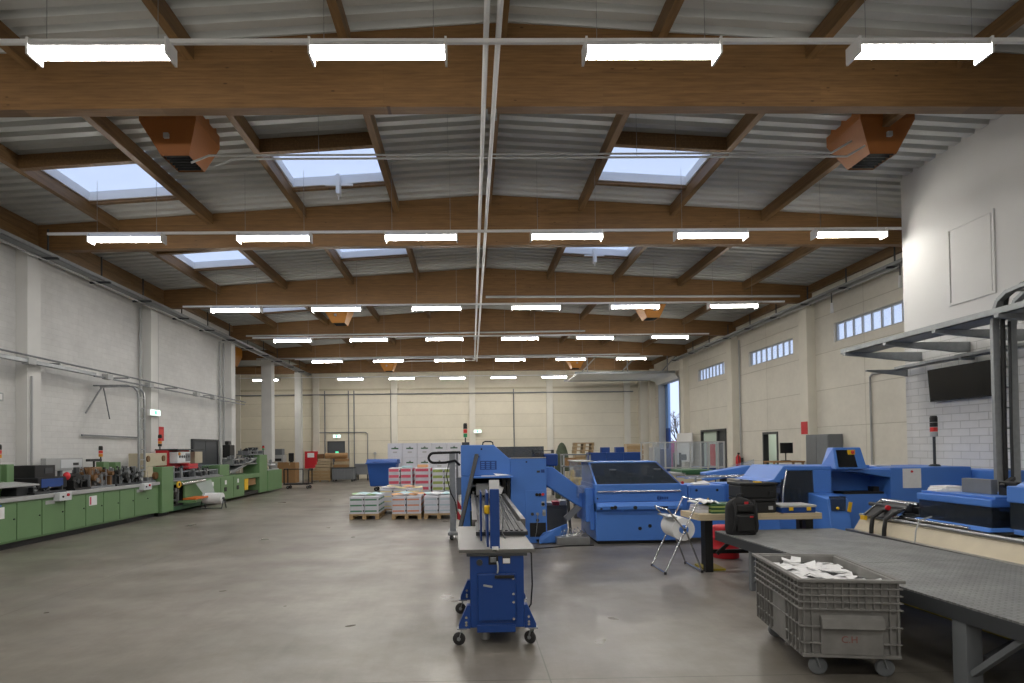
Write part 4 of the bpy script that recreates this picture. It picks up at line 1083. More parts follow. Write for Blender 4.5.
# ---- red bucket behind the bench
t = thing('drum', 'red drum on the floor under the plank bench', 'drum', (4.2, 10.25, 0))
MB().lathe([(.001, 0), (.2, 0), (.21, .02), (.205, .14), (.213, .15), (.205, .16), (.205, .32), (.213, .33), (.205, .34), (.21, .5), (.2, .52), (.001, .52)], (0, 0, 0), 'z', 24).build('body', 'red_paint', t, 0, True)

# ---- wiper roll stand
t = thing('roll_stand', 'folding chrome stand holding a big white paper roll, left of the plank bench', 'roll stand', (3.1, 9.3, 0))
FN = [(2.79, 8.95, .02), (3.36, 9.05, .02)]; FF = [(2.79, 9.6, .02), (3.36, 9.75, .02)]
def xside(a, b_, y0):
    # legs crossing at the roll axle
    cx_, cz_ = 3.1, .63
    ta = (2*cx_-a[0]+.18, y0, 1.04); tb = (2.78, y0, .86)
    MB().tube([a, (cx_-.02, y0, cz_-.05), (3.3, y0, 1.05)], .012, 8).build('leg', 'chrome', t)
    MB().tube([b_, (cx_+.02, y0, cz_-.03), (2.86, y0, .92)], .012, 8).build('leg', 'chrome', t)
xside(FN[0], FN[1], 9.0); xside(FF[0], FF[1], 9.65)
for p, q in ((FN[0], FF[0]), (FN[1], FF[1]), ((3.3, 9.0, 1.05), (3.3, 9.65, 1.05)), ((2.86, 9.0, .92), (2.86, 9.65, .92))):
    MB().tube([p, q], .012, 8).build('cross_bar', 'chrome', t)
for p in FN+FF: MB().cyl((p[0], p[1], 0), (p[0], p[1], .035), .02, n=8).build('foot', 'rubber', t)
rl = MB().cyl((3.1, 9.05, .63), (3.1, 9.6, .63), .165, n=28).build('paper_roll', 'white_paper', t)
MB().cyl((3.1, 9.02, .63), (3.1, 9.06, .63), .065, n=18).build('core', 'blue_paint', rl)
MB().cyl((3.1, 8.98, .63), (3.1, 9.66, .63), .018, n=10).build('axle', 'dark_grey', rl)
MB().bar((2.95, 9.05, .8), (2.95, 9.6, .8), .12, .02).build('tear_bar', 'galvanised', t)

# ================================================================== grey bulk bin with paper offcuts
t = thing('bulk_bin', 'grey ribbed plastic bulk bin on casters filled with paper offcuts', 'bin', (2.98, 4.87, 0), -.15)
def ringrect(m, x, y0, y1, z0, z1, w_, mi=0):
    m.box(-x, x, y0, y0+w_, z0, z1, mi).box(-x, x, y1-w_, y1, z0, z1, mi).box(-x, -x+w_, y0+w_, y1-w_, z0, z1, mi).box(x-w_, x, y0+w_, y1-w_, z0, z1, mi)
WX, L_ = .40, 1.2
m = MB()
# tapered double walls
b0, b1 = .335, .36
m.hexa([(-b0, .03, .18), (b0, .03, .18), (b0, .06, .18), (-b0, .06, .18), (-b1, .02, .77), (b1, .02, .77), (b1, .05, .77), (-b1, .05, .77)])
m.hexa([(-b0, L_-.06, .18), (b0, L_-.06, .18), (b0, L_-.03, .18), (-b0, L_-.03, .18), (-b1, L_-.05, .77), (b1, L_-.05, .77), (b1, L_-.02, .77), (-b1, L_-.02, .77)])
for s in (-1, 1):
    a0, a1 = sorted((s*b0, s*(b0-.03))); c0, c1 = sorted((s*b1, s*(b1-.03)))
    m.hexa([(a0, .04, .18), (a1, .04, .18), (a1, L_-.04, .18), (a0, L_-.04, .18), (c0, .03, .77), (c1, .03, .77), (c1, L_-.03, .77), (c0, L_-.03, .77)])
m.box(-b0, b0, .04, L_-.04, .16, .2)
m.build('body', 'plastic_grey', t, .006, True)
for z, w_, h in ((.755, .425, .025), (.7, .412, .012), (.645, .412, .012), (.59, .412, .012), (.535, .412, .012), (.4, .405, .012), (.27, .398, .012), (.165, .392, .03)):
    mm = MB(); ringrect(mm, w_-.03, .0 if z < .75 else -.015, L_ if z < .75 else L_+.015, z, z+h, .045)
    mm.build('rim' if z > .75 else 'rib_band', 'plastic_grey', t, .004, True)
# vertical ribs between the bands (front and both sides)
mm = MB()
for k in range(13):
    x = -.345+.69*k/12
    if abs(x) > .24: mm.box(x-.006, x+.006, .005, .035, .18, .755)
    else: mm.box(x-.006, x+.006, .005, .035, .535, .755)
mm.build('front_ribs', 'plastic_grey', t, 0, True)
for s in (-1, 1):
    mm = MB()
    for k in range(15):
        y = .05+1.1*k/14
        zlo = .18 if (k < 4 or k > 8) else .535
        a0, a1 = sorted((s*.335, s*.375)); mm.box(a0, a1, y-.006, y+.006, zlo, .755)
    mm.build('side_ribs', 'plastic_grey', t, 0, True)
    a0, a1 = sorted((s*.34, s*.368)); MB().box(a0, a1, .38, .7, .19, .53).build('side_plate', 'plastic_grey', t, .006, True)
MB().box(-.23, .23, -.005, .03, .19, .4).build('front_plate', 'plastic_grey', t, .006, True)
MB().prism([(.01, .4), (-.045, .4), (-.03, .475), (.01, .5)], 'x', -.23, .23).build('handle', 'plastic_grey', t, .004, True)
def lettering(txt, size, parent, M_, mt, name='lettering', ext=.001):
    cu = bpy.data.curves.new(name, 'FONT'); cu.body = txt; cu.size = size; cu.extrude = ext; cu.align_x = 'CENTER'; cu.align_y = 'CENTER'
    cu.materials.append(MATS[mt]); o = bpy.data.objects.new(name, cu); COL.objects.link(o)
    o.matrix_local = M_
    bpy.context.view_layer.update()
    me = bpy.data.meshes.new_from_object(o.evaluated_get(bpy.context.evaluated_depsgraph_get()))
    bpy.data.objects.remove(o); o = bpy.data.objects.new(name, me); COL.objects.link(o)
    if parent is not None: o.parent = parent
    o.matrix_local = M_
    return o
mat('red_marker', '80524c', .8)
lettering('C.H', .075, t, Matrix.Translation((-.02, -.008, .31)) @ Matrix.Rotation(PI/2, 4, 'X'), 'red_marker')
for (x, y) in ((-.25, .1), (.25, .1), (-.25, 1.1), (.25, 1.1)):
    r = .07
    f = MB()
    for q in (-1, 1): f.bar((x+.03, y+q*.028, r), (x, y+q*.028, .165), .008, .05, up=(0, 1, 0))
    f.box(x-.05, x+.05, y-.05, y+.05, .15, .166)
    fo = f.build('caster', 'galvanised', t, 0, True)
    wv = MB(); wv.lathe([(.001, -.02), (r*.88, -.02), (r, -.01), (r, .01), (r*.88, .02), (.001, .02)], (x+.03, y, r), 'y', 20)
    wv.build('wheel', 'mid_grey', fo, 0, True)
# paper offcuts inside
m = MB(); rnd = random.Random(11)
M_bin = Matrix.Translation((2.98, 4.87, 0)) @ Matrix.Rotation(-.15, 4, 'Z')
for k in range(120):
    x = rnd.uniform(-.3, .3); y = rnd.uniform(.1, 1.1); z = .668+.06*rnd.random()*(1-abs(x)*1.5)
    a, b_ = rnd.uniform(.09, .17), rnd.uniform(.2, .34)
    R = (Matrix.Rotation(rnd.uniform(0, 6.28), 3, 'Z') @ Matrix.Rotation(rnd.gauss(0, .17), 3, 'X') @ Matrix.Rotation(rnd.gauss(0, .15), 3, 'Y'))
    cc = Vector((x, y, z)); f_ = rnd.uniform(-.02, .03)
    q = [cc+R @ Vector(p) for p in ((-a/2, -b_/2, 0), (a/2, -b_/2, 0), (a/2, 0, f_), (-a/2, 0, f_), (a/2, b_/2, 0), (-a/2, b_/2, 0))]
    q = [p if abs(p.x) < .315 and .06 < p.y < 1.14 else Vector((max(-.31, min(.31, p.x)), max(.07, min(1.13, p.y)), p.z)) for p in q]
    m.add([M_bin @ p for p in q], [(0, 1, 2, 3), (3, 2, 4, 5)])
m.add([M_bin @ Vector(p) for p in ((-.31, .07, .67), (.31, .07, .67), (.31, 1.13, .67), (-.31, 1.13, .67))], [(0, 1, 2, 3)])
tag(m.build('paper_offcuts', 'white_paper'), 'loose white paper offcuts filling the grey ribbed bulk bin', 'paper offcuts', kind='stuff')

# ================================================================== right wall: cantilever trays, television, cable ladder
t = thing('cable_tray', 'wide galvanised cable tray on long cantilever arms from the annex wall', 'cable tray', (7.6, 10, 3.7))
m = MB().box(7.55, 8.05, 4, 12.5, 3.66, 3.675).box(7.55, 7.565, 4, 12.5, 3.66, 3.76).box(8.035, 8.05, 4, 12.5, 3.66, 3.76)
m.build('tray', 'galvanised', t)
for k in range(3): MB().cyl((7.65+.12*k, 4, 3.7), (7.65+.12*k, 12.4, 3.7), .02, n=7).build('cable', 'dark_grey', t)
for y in (12.3, 11.1, 9.9, 8.7, 7.5, 6.3):
    MB().prism([(7.5, 3.66), (9.05, 3.66), (9.05, 3.48), (8.9, 3.47), (7.5, 3.61)], 'y', y-.04, y+.04).build('cantilever_arm', 'galvanised', t, .004)
t = thing('cable_tray', 'narrow lower cable tray close to the annex wall above the television', 'cable tray', (8.9, 10, 3.4))
MB().box(8.82, 9.0, 4, 12.75, 3.36, 3.372).box(8.82, 8.83, 4, 12.75, 3.36, 3.42).build('tray', 'galvanised', t)
MB().prism([(8.2, 3.36), (9.05, 3.36), (9.05, 3.22), (8.2, 3.33)], 'y', 12.68, 12.74).build('cantilever_arm', 'galvanised', t, .004)
for y in (11, 9, 7): MB().box(8.8, 9.05, y-.03, y+.03, 3.32, 3.36).build('bracket', 'galvanised', t)
tag(MB().box(8.1, 8.25, 10.9, 11.1, 3.36, 3.36) if False else MB().box(8.86, 8.96, 10.9, 11.2, 3.372, 3.44).build('junction_box', 'mid_grey', None, .005), 'small grey box on the narrow tray above the television', 'junction box')
t = thing('television', 'wide black television tilted on a bracket on the annex wall', 'television', (9, 11.1, 3))
a_ = .16
MB().prism([(9.0, 2.64), (8.96, 3.26), (8.91, 3.25), (8.95, 2.63)], 'y', 10.37, 11.95).build('case', 'black', t, .006)
MB().prism([(8.947, 2.65), (8.91, 3.235), (8.905, 3.234), (8.942, 2.65)], 'y', 10.4, 11.92).build('screen', 'screen_black', t)
MB().box(8.98, 9.05, 11.05, 11.3, 2.85, 3.1).build('wall_bracket', 'dark_grey', t)
t = thing('cable_ladder', 'tall galvanised cable ladder curving over and dropping beside the television', 'cable ladder', (7.86, 8.9, 1))
path = [(7.86, 7.2, 4.02), (7.86, 8.5, 4.02), (7.86, 8.75, 3.99), (7.86, 8.9, 3.9), (7.86, 8.97, 3.75), (7.86, 9.0, 3.55), (7.86, 9.0, .9)]
ladder(t, path, .26, (1, 0, 0), .3, .045)
MB().tube([(7.80, 8.94, 3.6), (7.80, 8.96, 2), (7.80, 8.96, .95)], .03, 8).build('cable', 'black', t)
MB().tube([(7.90, 8.94, 3.6), (7.90, 8.96, 2), (7.90, 8.96, .95)], .02, 8).build('cable', 'dark_grey', t)
MB().tube([(7.74, 7.2, 4.06), (7.79, 8.6, 4.06), (7.80, 8.85, 3.95), (7.80, 8.94, 3.6)], .03, 8).build('cable', 'black', t)

# items on the right wall
tag(MB().box(XR-.32, XR-.3, 20.6, 20.98, 2.18, 2.6).build('fire_sign', 'red_paint'), 'red fire sign on the right wall pillar above the grey cabinet', 'sign')
t = thing('wall_cabinet', 'large grey steel cabinet on the right wall under the red sign', 'cabinet', (11.4, 20, 1.2))
MB().box(11.1, 11.55, 19.1, 20.4, .9, 2.15).build('body', 'mid_grey', t, .012)
MB().box(11.08, 11.1, 19.13, 19.74, .95, 2.1).build('door', 'mid_grey', t, .006); MB().box(11.08, 11.1, 19.76, 20.37, .95, 2.1).build('door', 'mid_grey', t, .006)
MB().box(11.2, 11.5, 19.2, 20.3, 0, .9).build('plinth', 'dark_grey', t)
t = thing('monitor', 'small black monitor on a wooden stand beside the grey wall cabinet', 'monitor', (10.4, 20.6, 1.3))
MB().box(10.3, 10.72, 20.5, 20.54, 1.55, 1.9).build('screen', 'screen_black', t, .006); MB().cyl((10.5, 20.56, 1.32), (10.5, 20.56, 1.6), .02, n=8).box(10.38, 10.62, 20.48, 20.68, 1.3, 1.32).build('stand', 'black', t)
t = thing('work_desk', 'brown wooden desk under the small black monitor', 'desk', (10, 20.6, 0))
MB().box(9.9, 10.95, 20.2, 20.9, 1.25, 1.3).build('top', 'cardboard', t); 
for x in (9.92, 10.87):
    for y in (20.22, 20.82): MB().box(x, x+.06, y, y+.06, 0, 1.25).build('leg', 'cardboard', t)
MB().box(10.0, 10.85, 20.3, 20.8, .9, .94).build('shelf', 'cardboard', t)
t = thing('fire_extinguisher', 'red fire extinguisher on the right wall near the open dark door', 'fire extinguisher', (11.35, 26.2, .9))
MB().lathe([(.001, 0), (.09, .0), (.1, .03), (.1, .42), (.05, .5), (.03, .54), (.001, .54)], (0, 0, 0), 'z', 16).build('cylinder', 'red_paint', t, 0, True)
MB().box(-.02, .06, -.03, .03, .54, .62).build('valve', 'black', t, 0, True)
MB().tube([(0, -.04, .58), (-.05, -.14, .5), (-.04, -.15, .2)], .015, 6).build('hose', 'black', t, 0, True)
MB().box(.09, .2, -.05, .05, .1, .4).build('wall_bracket', 'dark_grey', t, 0, True)
for (y, z, lab) in ((26.9, 2.85, 'red call point box high on the right wall above the emergency door'), (27.0, 1.75, 'lower red call point box on the right wall beside the emergency door'), (13.4, 1.45, 'red call point box on the right wall beside the annex corner')):
    tag(MB().box(XR-.08, XR, y-.1, y+.1, z-.1, z+.1).box(XR-.09, XR-.08, y-.05, y+.05, z-.05, z+.05, 1).build('call_point', ['red_paint', 'white_enamel'], None, .006), lab, 'call point')
tag(MB().box(XR-.12, XR, 13.0, 13.25, 1.55, 2.25).build('speaker_box', 'dark_grey', None, .01), 'narrow dark box on the right wall beside the annex corner', 'box')
conduits(XR-.06, [20.6, 20.85, 26.3, 26.75, 32.6], 1.3, 6.3, ['vertical conduit on the right wall just before the third beam pillar, nearer', 'vertical conduit on the right wall just before the third beam pillar, farther', 'vertical conduit on the right wall before the fourth beam pillar, nearer', 'vertical conduit on the right wall before the fourth beam pillar, farther', 'vertical conduit on the right wall before the fifth beam pillar'], .035)
tag(MB().tube([(XR-.05, 15.4, 3.85), (XR-.05, 17.6, 3.82), (XR-.05, 17.7, 3.75), (XR-.05, 17.7, 1.0)], .03, 8).build('wall_conduit', 'light_grey'), 'grey conduit bending down the right wall under the nearest strip window', 'conduit')

# ================================================================== raised sectional door
t = thing('sectional_door', 'raised white sectional door lying flat under the roof by the tall opening', 'door', (8.6, 35.8, 5.9))
for k in range(5):
    x0 = 6.0+1.0*k; MB().box(x0, x0+.98, GATE[0]+.05, GATE[1]-.05, 5.86, 5.91).build('leaf_section', 'white_enamel', t, .006)
MB().prism([(11.0, 5.86), (11.0, 5.91), (11.35, 5.8), (11.5, 5.55), (11.45, 5.53), (11.3, 5.74)], 'y', GATE[0]+.05, GATE[1]-.05).build('leaf_section', 'white_enamel', t)
for y in (GATE[0]-.02, GATE[1]+.02): MB().box(5.8, 11.3, y-.04, y+.04, 5.82, 5.95).build('track', 'galvanised', t)
for x in (6.2, 8.4, 10.6):
    MB().bar((x, GATE[0], 5.95), (x+.9, GATE[0], 6.9), .06, .06).bar((x+.3, GATE[0], 5.95), (x+.3, GATE[0], 6.9), .05, .05).build('strut', 'galvanised', t)

# ================================================================== tree and bundle outside
t = thing('bare_tree', 'bare winter tree seen outside through the tall door opening', 'tree', (16, 46, 0))
m = MB(); rnd = random.Random(4)
def branch(p, d, L, r, depth):
    q = p+d*L
    m.tube([p, p+d*L*.5+Vector((rnd.gauss(0, .04), rnd.gauss(0, .04), 0))*L, q], r, 6, 0, True, r*.6)
    if depth:
        for _ in range(3 if depth > 1 else 4):
            nd = (d+Vector((rnd.gauss(0, .5), rnd.gauss(0, .5), rnd.gauss(.15, .35)))).normalized()
            branch(p+d*L*rnd.uniform(.5, 1), nd, L*rnd.uniform(.55, .8), r*.55, depth-1)
branch(Vector((16.3, 48, -.05)), Vector((0, 0, 1)), 1.9, .13, 5)
m.build('trunk', 'brown_bark', t)
mm = MB()
prof = [(.001, 2.2), (.3, 2.15), (.6, 1.9), (.75, 1.5), (.75, .9), (.7, .0)]
mm.lathe(prof, (13.6, 41.0, -.05), 'z', 16)
tag(mm.build('covered_bundle', 'magenta'), 'dark pink rounded covered bundle outside the tall door opening', 'bundle')

# ================================================================== green stitching line on the left
GX, GB = -8.9, -9.8
t = thing('green_stitching_line', 'long green cabinet machine with grey worktop along the left wall', 'machine', (-9.35, 13.5, 0))
MB().box(GB, GX, 8.6, 18.0, .13, .92).build('cabinet', 'green_paint', t, .01)
MB().box(GB+.1, GX-.12, 8.6, 18.0, 0, .13).build('plinth', 'black', t)
MB().box(GB, GX+.05, 8.6, 18.0, .92, 1.0).build('worktop', 'light_grey', t, .008)
ys = [8.65, 9.4, 10.15, 10.9, 11.65, 12.4, 13.12, 13.85, 14.6, 15.3, 16.0, 16.7, 17.45]
for k, (a, b_) in enumerate(zip(ys, ys[1:])):
    d = MB().box(GX, GX+.02, a+.012, b_-.012, .17, .89).build('door', 'green_paint', t, .006)
    MB().cyl((GX+.02, b_-.08, .58), (GX+.035, b_-.08, .58), .016, n=10).build('lock', 'black', d)
    if k in (4, 8): MB().box(GX+.02, GX+.024, a+.12, a+.42, .62, .84).box(GX+.024, GX+.026, a+.14, a+.2, .64, .82, 1).build('sticker', ['white_paper', 'spine_red'], d)
    if k == 4: MB().box(GX+.02, GX+.024, a+.1, a+.35, .855, .885).build('label', 'blue_paint', d)
    if k in (6, 11): MB().box(GX+.02, GX+.024, a+.1, a+.4, .78, .86).build('label', 'light_grey', d)
for y in (13.65, 17.1):
    b_ = MB().box(GX+.02, GX+.16, y-.18, y+.22, .83, 1.01).build('button_box', 'smoke_white', t, .01)
    MB().cyl((GX+.16, y+.08, .95), (GX+.19, y+.08, .95), .03, n=12).build('stop_button', 'red_paint', b_)
    MB().cyl((GX+.16, y-.08, .92), (GX+.18, y-.08, .92), .02, n=10).build('push_button', 'black', b_)
rnd = random.Random(21)
def mech(parent, name, y0, y1, x0, x1, z, h, n, mats):
    """dense little machine: base plate, shafts, wheels, levers and blocks"""
    base = MB().box(x0, x1, y0, y1, z, z+.05)
    for k in range(3):
        xx = x0+(x1-x0)*(k+.5)/3
        base.cyl((xx, y0+.03, z+h*(.35+.15*k)), (xx, y1-.03, z+h*(.35+.15*k)), .022, n=8)
    for yy in (y0+.03, y1-.06, (y0+y1)/2): base.box(x0+.05, x1-.05, yy, yy+.03, z+.05, z+h*.75)
    o = base.build(name, mats[0], parent)
    a, b2 = MB(), MB()
    for k in range(int(n*1.7)):
        xx = rnd.uniform(x0+.05, x1-.08); yy = rnd.uniform(y0, y1-.08); zz = z+.05
        c = rnd.random(); hh = h*rnd.uniform(.2, 1.05)
        tgt = a if k % 2 else b2
        if c < .35: tgt.box(xx, xx+rnd.uniform(.025, .09), yy, yy+rnd.uniform(.025, .1), zz, zz+hh)
        elif c < .6: tgt.cyl((xx, yy, zz), (xx, yy, zz+hh), rnd.uniform(.01, .028), n=9)
        elif c < .8: tgt.cyl((xx, yy, zz+hh*.7), (xx+.12, yy, zz+hh*.7), rnd.uniform(.03, .075), n=14)
        else:
            tgt.cyl((xx, yy, zz), (xx+rnd.uniform(-.05, .1), yy+rnd.uniform(-.1, .1), zz+hh), .014, n=7)
            tgt.ball((xx, yy, zz+hh), .025, 8, 6)
    a.build('blocks', mats[1], o); b2.build('shafts', mats[2], o)
    return o
# feeder stations along the worktop
mech(t, 'feeder_unit', 10.2, 12.0, -9.7, -9.0, 1.0, .35, 40, ['mid_grey', 'dark_green', 'galvanised'])
MB().box(-9.55, -9.35, 12.45, 12.62, 1.0, 1.62).box(-9.55, -9.35, 12.78, 12.98, 1.0, 1.64).box(-9.5, -9.4, 12.62, 12.78, 1.1, 1.3).build('feeder_column', 'green_paint', t, .012)
MB().prism([(-9.65, 1.26), (-8.85, 1.2), (-8.85, 1.23), (-9.65, 1.31)], 'y', 10.8, 13.0).build('feed_table', 'light_grey', t, .004)
MB().box(-9.7, -9.1, 12.7, 13.45, 1.0, 1.18).build('gear_box', 'dark_grey', t, .02)
bx_ = MB().box(-9.75, -9.15, 13.3, 13.95, 1.32, 1.6).build('stacker_head', 'black', t, .012)
MB().box(-9.15, -9.14, 13.6, 13.85, 1.42, 1.54).build('display', 'dark_grey', bx_)
db = MB().box(-9.6, -9.02, 13.2, 14.15, 1.1, 1.34).build('drive_box', 'soft_black', t, .02)
MB().box(-9.02, -9.012, 13.3, 14.0, 1.13, 1.31).build('blue_cover', 'dark_blue_paint', db)
MB().ball((-9.05, 14.18, 1.34), (.07, .09, .09), 12, 8).build('red_knob', 'red_paint', t)
MB().cyl((-9.1, 14.2, 1.34), (-9.0, 14.4, 1.34), .03, n=10).build('crank', 'black', t)
mech(t, 'feeder_unit', 13.0, 14.0, -9.6, -8.95, 1.0, .2, 16, ['dark_grey', 'galvanised', 'black'])
wheel = MB().cyl((-9.25, 14.65, 1.2), (-9.1, 14.65, 1.2), .19, n=24).build('flywheel', 'black', t)
MB().cyl((-9.1, 14.65, 1.2), (-9.07, 14.65, 1.2), .06, n=12).box(-9.2, -9.13, 14.65, 14.77, 1.38, 1.52).build('hub', 'dark_grey', wheel)
mech(t, 'feeder_unit', 14.4, 15.0, -9.6, -9.0, 1.0, .3, 14, ['black', 'mid_grey', 'dark_grey'])
sb = MB().box(-9.75, -9.62, 14.35, 15.7, 1.44, 1.74).build('switch_panel', 'light_grey', t, .01)
MB().box(-9.62, -9.61, 14.85, 15.65, 1.5, 1.7).build('panel_face', 'smoke_white', sb)
MB().box(-9.73, -9.66, 14.9, 14.98, 1.0, 1.44).build('panel_post', 'mid_grey', t)
MB().box(-9.61, -9.6, 15.3, 15.5, 1.56, 1.62).build('indicator', 'dark_grey', sb)
mech(t, 'stitching_head', 15.0, 16.0, -9.6, -9.0, 1.0, .44, 60, ['mid_grey', 'steel', 'bronze'])
MB().box(-9.5, -9.25, 15.5, 15.9, 1.34, 1.5).build('motor', 'bronze', t, .03)
MB().cyl((-9.35, 15.7, 1.5), (-9.35, 15.7, 1.66), .025, n=8).box(-9.4, -9.3, 15.45, 15.95, 1.64, 1.7).build('clamp_handle', 'black', t)
MB().box(-9.6, -9.4, 16.2, 16.45, 1.0, 1.62).box(-9.6, -9.35, 16.65, 16.9, 1.0, 1.6).build('feeder_column', 'green_paint', t, .012)
mech(t, 'stitching_head', 16.0, 17.2, -9.4, -8.95, 1.0, .42, 60, ['dark_grey', 'galvanised', 'black'])
mech(t, 'delivery_unit', 17.2, 17.95, -9.6, -8.95, 1.0, .42, 44, ['mid_grey', 'light_grey', 'galvanised'])
MB().box(-9.3, -9.0, 17.5, 17.9, 1.15, 1.45).build('cover_box', 'beige', t, .01)
MB().cyl((-9.0, 17.95, 1.18), (-8.92, 17.95, 1.18), .1, n=14).build('orange_wheel', 'bronze', t)
signal_tower(t, -9.75, 13.1, 1.0, 2.02, ['amber_lens', 'red_lens', 'black'], .05)
signal_tower(t, -9.65, 16.5, 1.0, 2.0, ['amber_lens', 'red_lens', 'black'], .05)

t = thing('film_wrapping_machine', 'green wrapping machine with square posts and open interior in the left line', 'machine', (-9.3, 20, 0))
MB().box(-9.7, -8.82, 18.05, 18.75, .1, 1.42).build('post_housing', 'green_paint', t, .015)
MB().box(-9.6, -8.95, 18.1, 18.7, 0, .1).build('plinth', 'black', t)
MB().box(-9.75, -8.9, 18.75, 22.6, .86, .96).build('bed', 'green_paint', t, .01)
MB().box(-9.75, -8.86, 18.75, 22.6, .96, .99).build('bed_plate', 'galvanised', t)
MB().box(-9.75, -9.6, 18.75, 22.6, .1, .86).build('back_panel', 'soft_black', t)
MB().box(-9.6, -8.9, 18.75, 21.2, .08, .2).build('base', 'dark_green', t)
MB().box(-8.96, -8.9, 19.65, 21.1, .2, .86).build('front_panel', 'green_paint', t, .008)
MB().box(-9.7, -8.86, 21.15, 24.7, .1, .95).build('cabinet', 'green_paint', t, .012)
for (a, b_) in ((21.2, 22.3), (22.35, 23.5), (23.55, 24.65)):
    d = MB().box(-8.86, -8.845, a, b_, .14, .9).build('door', 'green_paint', t, .006)
    MB().box(-8.845, -8.83, a+.3, a+.5, .4, .55).box(-8.845, -8.835, a+.35, a+.5, .65, .8, 1).build('plate', ['black', 'white_paper'], d)
mech(t, 'film_unit', 18.8, 19.7, -9.6, -8.95, .2, .6, 26, ['black', 'galvanised', 'soft_black'])
mech(t, 'conveyor_unit', 18.8, 20.6, -9.6, -8.95, .99, .36, 30, ['mid_grey', 'galvanised', 'dark_grey'])
mech(t, 'conveyor_unit', 20.6, 22.5, -9.6, -8.95, .99, .32, 30, ['galvanised', 'steel', 'dark_grey'])
MB().box(-9.65, -9.0, 22.65, 23.55, .95, 1.36).build('post_housing', 'green_paint', t, .015)
MB().box(-9.6, -9.0, 18.8, 22.6, 1.36, 1.39).build('clear_cover', 'clear_guard', t)
MB().cyl((-8.85, 19.3, .86), (-8.85, 21.0, .9), .05, n=12).build('film_bar', 'chrome', t)
disc_ = MB().cyl((-8.9, 19.2, .86), (-8.86, 19.2, .86), .11, n=20).build('warning_disc', 'yellow', t)
MB().cyl((-8.86, 19.2, .86), (-8.85, 19.2, .86), .05, n=14).build('centre', 'black', disc_)
MB().add([(-8.8, 20.2, .82), (-8.8, 21.4, .9), (-8.5, 21.0, .42), (-8.5, 20.2, .42)], [(0, 1, 2, 3)]).build('film_web', 'film', t)
MB().box(-8.9, -8.35, 19.2, 19.26, .3, .36).box(-8.9, -8.35, 20.6, 20.66, .3, .36).build('roll_arm', 'green_paint', t)
MB().box(-8.8, -8.4, 19.3, 20.2, .38, .43).build('orange_tray', 'orange_plastic', t)
fr = MB().cyl((-8.62, 20.4, .33), (-8.02, 20.4, .33), .18, n=26).build('film_roll', 'white_paper', t)
MB().cyl((-8.68, 20.4, .33), (-7.96, 20.4, .33), .04, n=10).build('core', 'dark_grey', fr)
m = MB()
for x in (-8.66, -7.98): m.bar((x, 20.2, 0), (x, 20.4, .34), .03, .03).bar((x, 20.6, 0), (x, 20.4, .34), .03, .03)
m.bar((-8.66, 20.2, .03), (-7.98, 20.2, .03), .03, .03).build('roll_stand', 'dark_grey', t)
# beige cabinet with handles, control panel with red hood
c = MB().box(-9.75, -9.3, 18.0, 19.35, 1.44, 1.82).build('beige_cabinet', 'beige', t, .015)
for y in (18.2, 19.1): MB().cyl((-9.3, y, 1.66), (-9.27, y, 1.66), .09, n=16).build('knob', 'bronze', c)
MB().box(-9.6, -9.45, 18.1, 18.3, 1.42, 1.44).build('cabinet_post', 'beige', t)
cp = MB().box(-9.3, -9.05, 19.5, 20.4, 1.5, 1.85).build('control_panel', 'smoke_white', t, .012)
m = MB()
for k in range(5): m.cyl((-9.05, 19.65+.15*k, 1.7), (-9.03, 19.65+.15*k, 1.7), .04, n=10)
m.build('button', 'dark_grey', cp); MB().box(-9.05, -9.04, 20.05, 20.35, 1.55, 1.8).build('display', 'mid_grey', cp)
MB().cyl((-9.05, 19.6, 1.79), (-9.02, 19.6, 1.79), .05, n=10).build('amber_button', 'amber_lens', cp)
MB().box(-9.7, -9.0, 19.4, 21.3, 1.9, 1.94).build('canopy', 'dark_grey', t)
MB().box(-9.68, -9.31, 19.4, 20.9, 1.2, 1.9).build('red_housing', 'red_paint', t, .012)
MB().box(-9.3, -9.02, 20.2, 20.9, 1.3, 1.46).build('red_cover', 'red_paint', t, .012)
MB().box(-9.6, -9.3, 21.3, 21.9, 1.46, 1.85).build('beige_box', 'beige', t, .012); MB().box(-9.5, -9.4, 21.5, 21.6, 1.0, 1.46).build('box_post', 'mid_grey', t)
signal_tower(t, -9.55, 19.42, 1.94, 2.36, ['black', 'amber_lens', 'red_lens', 'black'], .055, False)
t = thing('green_delivery_unit', 'green tall end unit with sloping steel conveyor at the far end of the left line', 'machine', (-9.3, 27, 0))
MB().box(-9.7, -8.9, 24.75, 26.6, .75, .92).box(-9.7, -9.5, 24.75, 26.6, .1, .75).build('bridge', 'green_paint', t, .01)
MB().box(-9.5, -8.95, 24.8, 26.55, .08, .2).build('base', 'black', t)
MB().box(-8.96, -8.92, 24.9, 25.3, .3, .85).build('yellow_panel', 'yellow', t, .01)
MB().box(-9.4, -9.0, 25.3, 26.4, .45, .72).build('carton', 'cardboard', t, .004)
MB().box(-9.6, -8.9, 26.6, 27.6, .08, 1.68).build('tall_housing', 'green_paint', t, .015)
MB().box(-9.6, -8.86, 27.6, 29.6, .08, .98).build('end_cabinet', 'green_paint', t, .012)
MB().prism([(23.6, 1.02), (24.2, 1.05), (26.8, 1.55), (26.8, 1.63), (24.1, 1.14), (23.6, 1.1)], 'x', -9.6, -9.0).build('inclined_conveyor', 'galvanised', t, .006)
o = mech(t, 'roller_unit', 24.0, 26.6, -9.5, -9.0, 1.3, .35, 40, ['galvanised', 'steel', 'mid_grey'])
MB().box(-9.6, -9.3, 24.4, 24.9, 1.6, 2.1).box(-9.55, -9.4, 24.5, 24.8, 2.1, 2.25).build('motor_head', 'black', t, .03)
